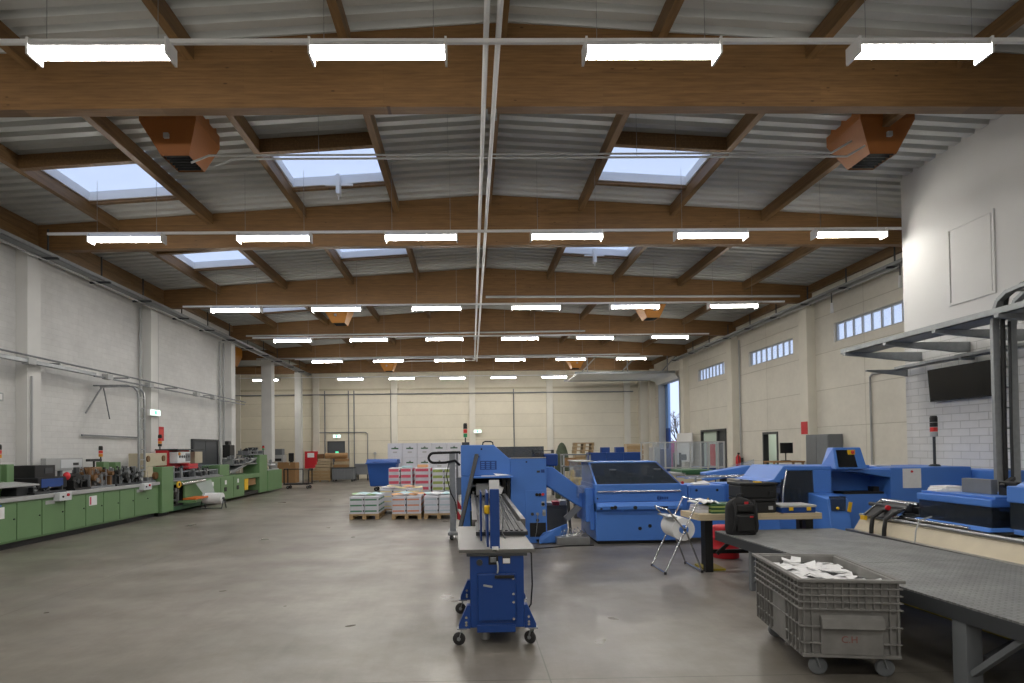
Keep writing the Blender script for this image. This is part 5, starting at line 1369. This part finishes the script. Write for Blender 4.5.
MB().box(-9.5, -9.2, 26.9, 27.3, 1.68, 2.0).build('top_box', 'dark_grey', t, .01)
mech(t, 'feed_unit', 25.6, 27.5, -9.5, -9.0, 1.68, .25, 18, ['mid_grey', 'galvanised', 'black'])
mech(t, 'end_feeder', 27.8, 29.4, -9.5, -8.95, .98, .45, 20, ['light_grey', 'galvanised', 'beige'])
MB().box(-9.0, -8.85, 28.0, 28.6, 1.2, 1.25).build('paper_shelf', 'white_paper', t)
signal_tower(t, -9.0, 27.4, 1.68, 2.05, ['green_lens', 'red_lens'], .05, False)

# ================================================================== pallets with printed books
def make_pallet(w_, l_, label, loc, group='wooden pallets under the printed bundles', h=.144):
    t = thing('pallet', label, 'pallet', loc, 0, group)
    for x in (0, w_/2-.05, w_-.1): MB().box(x, x+.1, 0, l_, 0, .02).build('bottom_board', 'pallet_wood', t, 0, True)
    for x in (0, w_/2-.05, w_-.1):
        for y in (0, l_/2-.07, l_-.14): MB().box(x, x+.1, y, y+.14, .02, .1).build('block', 'pallet_wood', t, 0, True)
    for y in (0, l_/2-.07, l_-.14): MB().box(0, w_, y, y+.14, .1, .12).build('cross_board', 'pallet_wood', t, 0, True)
    n = 7
    for k in range(n):
        y = (l_-.1)*k/(n-1); MB().box(0, w_, y, y+.1, .12, h).build('deck_board', 'pallet_wood', t, 0, True)
    return t
def make_bundle(w_, l_, h, band, label, loc, group, tabs=True):
    """a bundle of booklets: slightly stepped sheets with a coloured printed band on the faces"""
    m = MB(); n = 6; rnd_ = random.Random(int(w_*1000+h*777))
    for k in range(n):
        z0, z1 = h*k/n, h*(k+1)/n-.002
        dx, dy = rnd_.uniform(-.004, .004), rnd_.uniform(-.004, .004)
        m.box(.006+dx, w_-.006+dx, .006+dy, l_-.006+dy, z0, z1)
    lo, hi = (.35, .62) if band not in ('spine_red', 'spine_lime') else (.42, .88)
    m.box(.05*w_, w_*.86, .0, .006, h*lo, h*hi, 1).box(w_-.006, w_, .05*l_, .9*l_, h*lo, h*hi, 1)
    if tabs: m.box(w_-.03, w_+.002, -.001, .008, h*.38, h*.66, 2)
    t = tag(m.build('book_bundle', ['bundle_white', band, 'soft_black']), label, 'book bundle', group)
    t.location = loc; return t
def stack(px0, py0, w_, l_, nx, ny, nz, h, band, lab, grp, z0=.144):
    first = None; plain = None
    bw, bl = w_/nx, l_/ny
    for k in range(nz):
        for j in range(ny):
            for i in range(nx):
                if 0 < i < nx-1 and 0 < j < ny-1 and k < nz-1: continue
                vn = ['bottom', 'second', 'third', 'fourth', 'fifth', 'sixth'][k]+' layer' if k < nz-1 else 'top layer'
                cn = (['left', 'right'] if nx == 2 else ['left', 'middle', 'right', 'far right'])[i]+' column' if nx > 1 else 'single column'
                rn = 'front' if j == 0 else 'rear' if j == ny-1 else 'middle'
                L = '%s, %s, %s %s' % (lab, vn, rn, cn)
                loc = (px0+bw*i+.004, py0+bl*j+.004, z0+h*k+.001*(k+1))
                left = i < nx-1 and j == 0
                if left and first is None: first = make_bundle(bw-.008, bl-.008, h-.001, band, L, loc, grp)
                elif not left and plain is None: plain = make_bundle(bw-.008, bl-.008, h-.001, band, L, loc, grp, False)
                else:
                    c = (first if left else plain).copy(); COL.objects.link(c); c.location = loc; c['label'] = L
def sheets(px0, py0, w_, l_, z, cols, lab, seed):
    r_ = random.Random(seed)
    for k, c in enumerate(cols):
        m = MB(); a, b_ = .30, .38; n = 4
        vs = [(a*(i/n-.5), b_*(j/n-.5), .02*math.sin(2.6*i/n+k)+.015*(j/n)) for i in range(n+1) for j in range(n+1)]
        m.add(vs, [(i*(n+1)+j, (i+1)*(n+1)+j, (i+1)*(n+1)+j+1, i*(n+1)+j+1) for i in range(n) for j in range(n)], True)
        o = tag(m.build('cover_sheet', c), lab % ORD[k], 'printed sheet', 'loose printed sheets on the pallets')
        o.location = (px0+w_*(k+.6)/(len(cols)+.2), py0+l_*r_.uniform(.25, .6), z+.022+.03*(k % 2)+.002*k); o.rotation_euler = (0, 0, r_.uniform(-.5, .5))
PW, PL = .78, 1.15
rows = [(-3.2, 16.6, 'spine_green', 'green banded bundle on the leftmost front pallet', 'leftmost front pallet', ['green_sheet', 'cyan_sheet', 'green_sheet', 'cyan_sheet']),
        (-2.07, 16.5, 'spine_orange', 'salmon banded bundle on the middle front pallet', 'middle front pallet', ['orange_sheet', 'cyan_sheet', 'orange_sheet', 'orange_sheet']),
        (-1.22, 16.5, 'spine_blue', 'pale blue banded bundle on the right front pallet', 'right front pallet', ['cyan_sheet', 'white_paper', 'cyan_sheet', 'cyan_sheet'])]
for i, (x, y, band, lab, pn, cols) in enumerate(rows):
    make_pallet(PW, PL, 'wooden pallet, the %s of the three in the front row' % ['leftmost', 'middle', 'rightmost'][i], (x, y, 0))
    stack(x, y, PW, PL, 2, 3, 3, .15, band, lab, 'banded bundles on the front pallets')
    sheets(x, y, PW, PL, .144+.45+.005, cols, '%s loose printed sheet from left on the '+pn, i)
make_pallet(1.2, .8, 'low wooden pallet right behind the front row, under yellow sheets', (-2.6, 17.95, 0))
stack(-2.6, 17.95, 1.2, .8, 3, 2, 4, .14, 'yellow_sheet', 'yellowish bundle on the low pallet behind the front row', 'banded bundles behind the front pallets')
sheets(-2.6, 17.95, 1.2, .8, .144+.565, ['white_paper', 'yellow_sheet', 'yellow_sheet', 'orange_sheet', 'yellow_sheet'], '%s loose sheet from left on the low pallet behind the front row', 9)
for i, (x, band, w_, nz, lab, pl) in enumerate(((-2.5, 'spine_red', .74, 6, 'red banded bundle in the tall left stack', 'wooden pallet under the tall left red banded stack'), (-1.7, 'spine_red', .5, 6, 'red banded bundle in the tall middle stack', 'wooden pallet under the tall middle red banded stack'), (-1.16, 'spine_lime', .76, 6, 'lime banded bundle in the tall right stack', 'wooden pallet under the tall lime banded stack'))):
    make_pallet(w_, .9, pl, (x, 19.2, 0))
    stack(x, 19.2, w_, .9, 2 if w_ > .6 else 1, 2, nz, .186 if i != 2 else .18, band, lab, 'banded bundles in the tall stacks')
tag(MB().lathe([(.06, 0), (.17, 0), (.17, .05), (.06, .05), (.06, 0)], (-1.95, 19.5, 1.275), 'z', 20).build('tape_roll', 'cyan_sheet'), 'pale blue flat roll lying on the tall left red banded stack', 'roll')
tag(MB().box(-1.62, -1.3, 19.3, 19.6, 1.275, 1.36).build('folded_sheets', 'orange_sheet', None, .01), 'orange folded sheets lying on the tall middle red banded stack', 'printed sheets')
# cartons at the back of the block
def make_carton(label, loc, group):
    t = thing('carton', label, 'carton', loc, 0, group)
    MB().box(0, .675, 0, .55, 0, .655).build('box', 'bundle_white', t, .006, True)
    MB().box(.17, .5, -.002, 0, .38, .44).build('printed_band', 'dark_green', t, 0, True)
    MB().prism([(.28, .44), (.4, .44), (.35, .52)], 'y', -.002, 0).build('printed_mark', 'mid_grey', t, 0, True)
    MB().box(.24, .43, -.002, 0, .2, .27).build('printed_text', 'light_grey', t, 0, True)
    return t
for i, x in enumerate((-3.82, -2.1)):
    make_pallet(1.68, .8, ['left', 'right'][i]+' wooden pallet under the stacked white cartons', (x, 29.0, 0))
c0 = None
for k in range(3):
    for i in range(5):
        L = 'white carton with dark printed band, %s, %s' % (['bottom tier', 'middle tier', 'top tier of the carton stack'][k], ['leftmost', 'second from left', 'middle', 'fourth from left', 'rightmost'][i])
        loc = (-3.8+.685*i, 29.05, .146+.66*k)
        if c0 is None: c0 = make_carton(L, loc, 'white cartons stacked behind the book pallets')
        else: dup(c0, loc, 0, L)

# ---- blue waste container
t = thing('waste_container', 'large blue wheeled waste container left of the carton stack', 'waste container', (-3.87, 27.9, 0))
MB().hexa([(-4.4, 27.6, .22), (-3.35, 27.6, .22), (-3.35, 28.3, .22), (-4.4, 28.3, .22), (-4.5, 27.4, 1.22), (-3.22, 27.4, 1.22), (-3.22, 28.5, 1.22), (-4.5, 28.5, 1.22)]).build('body', 'bin_blue', t, .03)
MB().box(-4.56, -3.16, 27.35, 28.55, 1.2, 1.26).build('rim', 'bin_blue', t, .012)
MB().prism([(27.33, 1.26), (28.57, 1.26), (28.5, 1.4), (27.6, 1.42)], 'x', -4.54, -3.18).build('lid', 'bin_blue', t, .03)
MB().tube([(-4.2, 27.36, 1.3), (-4.2, 27.3, 1.3), (-3.5, 27.3, 1.3), (-3.5, 27.36, 1.3)], .02, 8).build('handle', 'bin_blue', t)
for x in (-4.2, -3.55):
    for y in (27.7, 28.2): caster(t, x, y, .09, .3, .22)

# ================================================================== far left corner and back wall
def tagbox(name, x0, x1, y0, y1, z0, z1, mt, lab, cat, group=None, bevel=.008):
    return tag(MB().box(x0, x1, y0, y1, z0, z1).build(name, mt, None, bevel), lab, cat, group)
def open_carton(x0, x1, y0, y1, z0, z1, lab, mt='cardboard'):
    t = thing('carton', lab, 'carton', ((x0+x1)/2, (y0+y1)/2, z0), 0, 'brown cartons by the far left columns')
    MB().box(x0, x1, y0, y1, z0, z1).build('box', mt, t, .006)
    MB().box((x0+x1)/2-.03, (x0+x1)/2+.03, y0-.003, y1, z1, z1+.003).box((x0+x1)/2-.03, (x0+x1)/2+.03, y0-.003, y0, z1-.15, z1).build('tape', 'pale_cardboard', t)
open_carton(-11.3, -10.62, 35.8, 36.6, 0, 1.18, 'tall brown carton left of the second column, leftmost of two')
open_carton(-10.6, -9.95, 35.8, 36.6, 0, 1.16, 'tall brown carton left of the second column, rightmost of two')
t = thing('office_printer', 'grey printer standing on the leftmost tall brown carton', 'printer', (-11, 36.2, 1.18))
MB().box(-11.28, -10.66, 35.85, 36.55, 1.184, 1.6).build('body', 'light_grey', t, .02); MB().box(-11.15, -10.75, 35.95, 36.5, 1.6, 1.95).build('scanner', 'mid_grey', t, .02); MB().box(-11.2, -10.75, 35.84, 35.85, 1.25, 1.4).build('paper_slot', 'black', t)
t = thing('monitor', 'small black monitor standing on the rightmost tall brown carton', 'monitor', (-10.3, 36.2, 1.16))
MB().box(-10.42, -10.12, 36.1, 36.15, 1.22, 1.7).build('screen', 'black', t, .01); MB().box(-10.35, -10.2, 36.05, 36.25, 1.164, 1.22).build('stand', 'black', t)
t = thing('fire_cabinet', 'red fire cabinet with white label on the back wall right of the second column', 'cabinet', (-9.9, 39.4, .8))
MB().box(-10.25, -9.5, 38.98, 39.3, .72, 1.78).build('body', 'red_paint', t, .012); MB().box(-10.08, -9.66, 38.97, 38.98, 1.4, 1.68).build('label', 'white_paper', t)
MB().box(-10.0, -9.8, 39.1, 39.3, 0, .72).build('post', 'dark_grey', t); MB().box(-9.5, -9.1, 39.05, 39.3, 1.3, 1.6).build('hose_box', 'bronze', t, .01)
m = MB().box(-9.0, -8.94, YB-.06, YB, 0, 2.4).box(-7.96, -7.9, YB-.06, YB, 0, 2.4).box(-8.94, -7.96, YB-.06, YB, 2.34, 2.4)
do = struct(m.build('door_5', 'dark_grey')); MB().box(-8.94, -7.96, YB-.04, YB, .01, 2.34).build('door_leaf', 'door_grey', do)
MB().box(-8.85, -8.75, YB-.08, YB-.04, 1.05, 1.1).build('handle', 'steel', do); MB().box(-8.5, -8.3, YB-.05, YB-.04, 1.55, 1.75).build('exit_label', 'sign_glow', do)
for x, z, lab in ((-8.62, 2.62, 'lit exit sign above the dark door in the back wall'), (.3, 2.82, 'lit exit sign on the back wall above the tall blue machine')):
    t = thing('exit_sign', lab, 'exit sign', (x+.2, YB-.05, z))
    MB().box(x-.02, x+.47, YB-.08 if x < 0 else YB-.2, YB if x < 0 else YB-.12, z-.02, z+.2).build('housing', 'white_enamel', t); yy = YB-.08 if x < 0 else YB-.2
    MB().box(x, x+.45, yy-.006, yy, z, z+.18).build('panel', 'sign_white_glow', t); MB().box(x+.15, x+.26, yy-.01, yy-.006, z+.02, z+.16).build('pictogram', 'sign_glow', t)
t = thing('platform_trolley', 'black platform trolley with two hoop handles on the floor before the brown cartons', 'trolley', (-8.35, 30.4, 0))
MB().box(-8.95, -7.7, 30.1, 30.8, .2, .26).build('deck', 'soft_black', t, .01)
for x in (-8.92, -7.74): MB().tube([(x, 30.13, .26), (x, 30.13, .88), (x, 30.2, .95), (x, 30.7, .95), (x, 30.77, .88), (x, 30.77, .26)], .032, 8).build('hoop_handle', 'black', t)
MB().tube([(-8.9, 30.1, .26), (-8.9, 30.1, .95), (-8.0, 30.1, .95), (-8.0, 30.1, .26)], .032, 8).build('hoop_handle', 'black', t)
for x in (-8.8, -7.85):
    for y in (30.2, 30.65): caster(t, x, y, .075, .4, .2)
# wood and metal stock
t = thing('wooden_crate', 'slatted wooden crate on the floor before the back wall door', 'crate', (-8.8, 37, 0))
for z in (.1, .3, .5):
    MB().box(-9.4, -8.15, 36.6, 36.63, z, z+.16).build('front_slat', 'pallet_wood', t)
for x in (-9.4, -8.8, -8.25): MB().box(x, x+.1, 36.63, 36.68, 0, .66).build('batten', 'pallet_wood', t)
MB().box(-9.4, -8.15, 36.68, 37.5, .08, .64).build('box', 'pale_cardboard', t)
for k in range(4):
    tag(MB().obox((-8.62+.03*k, 37.1, .75+.17*k), (.95-.08*k, .8, .15), Matrix.Rotation(.04*k-.05, 3, 'Z')).build('flat_cartons', 'pale_cardboard', None, .01), 'flat bundle of folded cartons on the slatted crate, %s of four' % ['bottom', 'second', 'third', 'topmost'][k], 'flat cartons', 'folded cartons by the back wall')
t = tag(MB().cyl((-8.5, 36.9, 1.5), (-7.2, 37.0, 1.5), .17, n=18).build('cardboard_roll', 'cardboard'), 'brown cardboard roll lying high across the stacked cartons', 'roll')
t = thing('metal_crate', 'dark grey metal stillage on the floor below the back wall door', 'crate', (-7.4, 37, 0))
MB().box(-8.02, -6.8, 36.5, 37.3, .12, .78).build('box', 'mid_grey', t, .01)
for x in (-8.0, -6.92):
    for y in (36.52, 37.18): MB().box(x, x+.1, y, y+.1, 0, .12).build('foot', 'dark_grey', t)
for k in range(6): MB().box(-7.95+.2*k, -7.9+.2*k, 36.48, 36.5, .14, .76).build('rib', 'mid_grey', t)
MB().box(-8.04, -6.78, 36.48, 37.32, .76, .82).build('rim', 'dark_grey', t)
for k in range(3):
    tag(MB().box(-7.95+.04*k, -7.15, 36.6, 37.2, .825+.17*k, .985+.17*k).build('flat_cartons', 'cardboard' if k != 1 else 'pale_cardboard', None, .01), 'stacked brown cartons on the dark metal stillage, %s of three' % ['bottom', 'middle', 'top'][k], 'flat cartons', 'brown cartons on the metal stillage')
t = thing('metal_crate', 'grey metal box on tall legs right of the dark stillage', 'crate', (-6.5, 38, 0))
MB().box(-6.88, -6.1, 37.6, 38.4, .35, .9).build('box', 'mid_grey', t, .01); MB().box(-6.9, -6.08, 37.58, 38.42, .9, 1.0).build('rim', 'mid_grey', t)
for x in (-6.88, -6.18):
    for y in (37.62, 38.3): MB().box(x, x+.08, y, y+.08, 0, .35).build('leg', 'dark_grey', t)
# conduits on back wall
for x, z0, lab in ((-9.15, .9, 'thin vertical conduit on the back wall left of the door'), (-7.65, .5, 'vertical conduit on the back wall right of the door, nearer to it'), (-7.3, .5, 'vertical conduit on the back wall right of the door, farther from it'), (-4.95, .3, 'vertical conduit on the back wall left of the third pilaster'), (2.85, .2, 'vertical conduit on the back wall behind the tall blue machine')):
    tag(MB().cyl((x, YB-.05, z0), (x, YB-.05, 5.6), .035, n=8).build('wall_conduit', 'mid_grey'), lab, 'conduit')
tag(MB().tube([(-9.6, YB-.05, 2.95), (-6.6, YB-.05, 2.95), (-6.45, YB-.05, 2.85), (-6.45, YB-.05, .6)], .03, 8).build('wall_conduit', 'mid_grey'), 'conduit loop above the dark door on the back wall', 'conduit')
tag(MB().tube([(-17, YB-.1, 5.35), (10.5, YB-.1, 5.35)], .04, 8).build('wall_conduit', 'mid_grey'), 'long horizontal conduit along the top of the back wall', 'conduit')
for x, s in ((-6.0, 'left'), (-4.4, 'right')):
    t = thing('wall_fan', 'small white wall bracket device low on the back wall, %s of the two' % s, 'wall device', (x, YB-.05, 1.6))
    MB().cyl((x, YB-.12, 1.6), (x, YB, 1.6), .09, n=14).box(x-.02, x+.02, YB-.06, YB, 1.1, 1.5).build('body', 'light_grey', t)

# ================================================================== things behind the blue machines
t = thing('cabinet_row', 'row of dark blue steel cabinets behind the hooded machine', 'cabinet', (5.6, 24.2, 0))
for k in range(3): MB().box(4.6+.68*k, 5.27+.68*k, 24.0, 24.6, .08, 1.62).build('unit', 'dark_blue_paint', t, .01)
MB().box(4.62, 6.62, 24.05, 24.55, 0, .08).build('plinth', 'black', t)
MB().box(5.42, 5.62, 23.985, 24.0, 1.2, 1.26).build('green_display', 'green_lens', t)
for k in range(3): MB().box(5.18+.68*k, 5.21+.68*k, 23.97, 24.0, .8, 1.0).build('handle', 'steel', t)
for k, x in enumerate((5.12, 5.68)):
    tagbox('storage_box', x, x+.32, 24.1, 24.4, 1.622, 1.82, 'dark_blue_paint', 'small blue box on the dark blue cabinets, %s of two' % ['left', 'right'][k], 'box', 'blue boxes on the cabinets')
t = thing('pallet_crate', 'tall wooden crate with open slats behind the dark blue cabinets', 'crate', (6.9, 26.3, 0))
MB().box(6.6, 7.25, 26, 26.6, .1, 1.95).build('box', 'pale_cardboard', t, .01)
for k in range(9): MB().box(6.58, 7.27, 25.97, 26.0, .12+.2*k, .27+.2*k).build('slat', 'pallet_wood', t)
for x in (6.6, 7.15): MB().box(x, x+.1, 26.0, 26.6, 0, .1).build('runner', 'pallet_wood', t)
t = thing('pallet_crate', 'tall wooden crate carrying the stacked pallets left of the dark blue cabinets', 'crate', (4.2, 25, 0))
MB().box(4.25, 4.95, 25.0, 25.6, .1, 1.55).build('box', 'pale_cardboard', t, .01)
for k in range(7): MB().box(4.23, 4.97, 24.97, 25.0, .12+.2*k, .27+.2*k).build('slat', 'pallet_wood', t)
for x in (4.25, 4.85): MB().box(x, x+.1, 25, 25.6, 0, .1).build('runner', 'pallet_wood', t)
for k in range(3):
    make_pallet(.78, .6, 'small pallet stacked on the wooden crate by the dark blue cabinets, %s of three' % ['bottom', 'middle', 'topmost'][k], (4.2+.02*k, 25.0, 1.575+.15*k), 'small pallets on the wooden crate')
t = thing('storage_rack', 'grey metal rack of trays left of the hooded machine', 'rack', (3.4, 20.2, 0))
for x in (3.0, 3.85):
    for y in (20.0, 20.6): MB().box(x, x+.05, y, y+.05, 0, 1.62).build('upright', 'galvanised', t)
for z in (.4, .8, 1.2, 1.58): MB().box(3.0, 3.9, 20.0, 20.65, z, z+.04).build('shelf', 'mid_grey', t)
tagbox('storage_box', 3.1, 3.45, 20.1, 20.5, 1.242, 1.5, 'cardboard', 'brown box on the upper shelf of the grey metal rack', 'box')
tagbox('storage_box', 3.5, 3.8, 20.1, 20.5, .842, 1.1, 'dark_grey', 'dark box on the middle shelf of the grey metal rack', 'box')
tagbox('storage_box', 3.1, 3.4, 20.1, 20.5, .842, 1.05, 'beige', 'beige box on the middle shelf of the grey metal rack', 'box')
t = tag(MB().ball((3.35, 22.6, 1.0), (.28, .3, 1.02), 16, 12).box(3.12, 3.58, 22.35, 22.85, 0.0, .3).build('wrapped_bundle', 'olive'), 'tall olive wrapped bundle behind the grey metal rack', 'bundle')
mats_olive = MATS['dark_green']
t = thing('shelf_unit', 'dark shelf unit with brown boxes behind the incline conveyor', 'shelf', (3, 24, 0))
for x in (2.45, 3.2): MB().box(x, x+.05, 24, 24.5, 0, 1.75).build('upright', 'dark_grey', t)
for z in (.3, .8, 1.3, 1.7): MB().box(2.45, 3.25, 24, 24.5, z, z+.03).build('shelf', 'dark_grey', t)
for k, (x, z, mt, lab) in enumerate(((2.52, 1.332, 'cardboard', 'brown box on the top shelf of the dark shelf unit, left'), (2.86, 1.332, 'pale_cardboard', 'pale brown box on the top shelf of the dark shelf unit, right'), (2.55, .832, 'mid_grey', 'grey box on the middle shelf of the dark shelf unit'), (2.88, .832, 'dark_green', 'dark green box on the middle shelf of the dark shelf unit'))):
    tagbox('storage_box', x, x+.28, 24.05, 24.45, z, z+.3, mt, lab, 'box')
t = thing('pump_unit', 'small yellow pump unit on a post behind the incline conveyor', 'pump', (2.75, 16.2, 0))
MB().box(2.62, 2.95, 16.0, 16.4, .82, 1.05).build('body', 'yellow', t, .03); MB().cyl((2.66, 16.2, 1.05), (2.66, 16.2, 1.25), .06, n=12).build('cap', 'yellow', t); MB().box(2.7, 2.85, 16.1, 16.3, 0, .82).build('post', 'dark_grey', t)
t = thing('guard_enclosure', 'aluminium framed clear guard enclosure by the tall door opening', 'enclosure', (7.4, 21.6, 0))
XS = [6.2, 6.6, 6.95, 7.45, 7.8, 8.05, 8.4, 8.6]
for x in XS: MB().box(x, x+.05, 21.0, 21.05, 0, 1.98).build('post', 'light_grey', t)
for x in (6.2, 8.6): MB().box(x, x+.05, 22.5, 22.55, 0, 1.98).build('post', 'light_grey', t)
for z in (.5, 1.08, 1.94):
    MB().box(6.25, 8.6, 21.01, 21.04, z, z+.04).build('rail', 'light_grey', t)
    for x in (6.21, 8.61): MB().box(x, x+.03, 21.05, 22.5, z, z+.04).build('rail', 'light_grey', t)
for a, b_ in zip(XS, XS[1:]): MB().box(a+.05, b_, 21.02, 21.03, 1.12, 1.94).build('clear_panel', 'clear_guard', t)
t = thing('robot_cell_machine', 'grey and dark blue machine inside the clear guard enclosure', 'machine', (7.3, 21.8, 0))
MB().box(6.32, 6.55, 21.4, 21.9, 0, 1.8).build('column', 'light_grey', t, .01); MB().box(6.68, 6.92, 21.3, 21.8, 0, 1.75).build('cabinet', 'dark_blue_paint', t, .01); MB().box(6.55, 7.4, 21.5, 22.0, .7, .85).build('table', 'mid_grey', t)
MB().box(7.1, 7.3, 21.4, 21.7, .85, 1.6).build('mast', 'dark_grey', t, .01); MB().box(7.25, 7.45, 21.3, 21.6, 1.35, 1.55).build('gripper', 'mid_grey', t, .01); MB().box(7.9, 8.5, 21.4, 22.2, 0, 1.1).build('base', 'dark_blue_paint', t, .01); MB().cyl((7.15, 21.35, 1.2), (7.15, 21.35, 1.65), .05, n=10).build('cylinder', 'white_enamel', t)
t = thing('belt_table', 'beige machine table with a dark green belt before the clear guard enclosure', 'conveyor', (6.5, 18, 0))
MB().box(5.85, 6.95, 17.6, 18.6, .15, 1.02).build('base', 'beige', t, .01); MB().box(6.0, 6.9, 17.55, 18.6, 1.02, 1.16).build('belt', 'dark_green', t, .02); MB().box(5.8, 6.1, 17.55, 18.6, 1.02, 1.08).build('side_plate', 'light_grey', t)
for x in (5.9, 6.8): MB().box(x, x+.08, 17.7, 18.5, 0, .15).build('foot', 'dark_grey', t)
tag(MB().box(XR-.36, XR-.305, 31.3, 33.6, 1.0, 2.5).build('white_board', 'white_enamel', None, .006), 'white board on the right wall between the tall opening and the emergency door', 'board')
tagbox('side_table', 7.2, 8.4, 16.8, 17.4, .86, .9, 'steel', 'x', 'table')['label'] = 'steel table top behind the blue stacker arm'
# ------------------------------------------------------------------ world and view
w = bpy.data.worlds.new('world'); SC.world = w; w.use_nodes = True
bg = w.node_tree.nodes['Background']; bg.inputs['Color'].default_value = (.62, .74, 1.0, 1); bg.inputs['Strength'].default_value = 1.12
SC.view_settings.view_transform = 'Standard'; SC.view_settings.look = 'None'
SC.view_settings.gamma = 1; SC.view_settings.exposure = .27; SC.view_settings.use_curve_mapping = False
SC.cycles.use_denoising = True
SC.cycles.max_bounces = 8; SC.cycles.transparent_max_bounces = 12
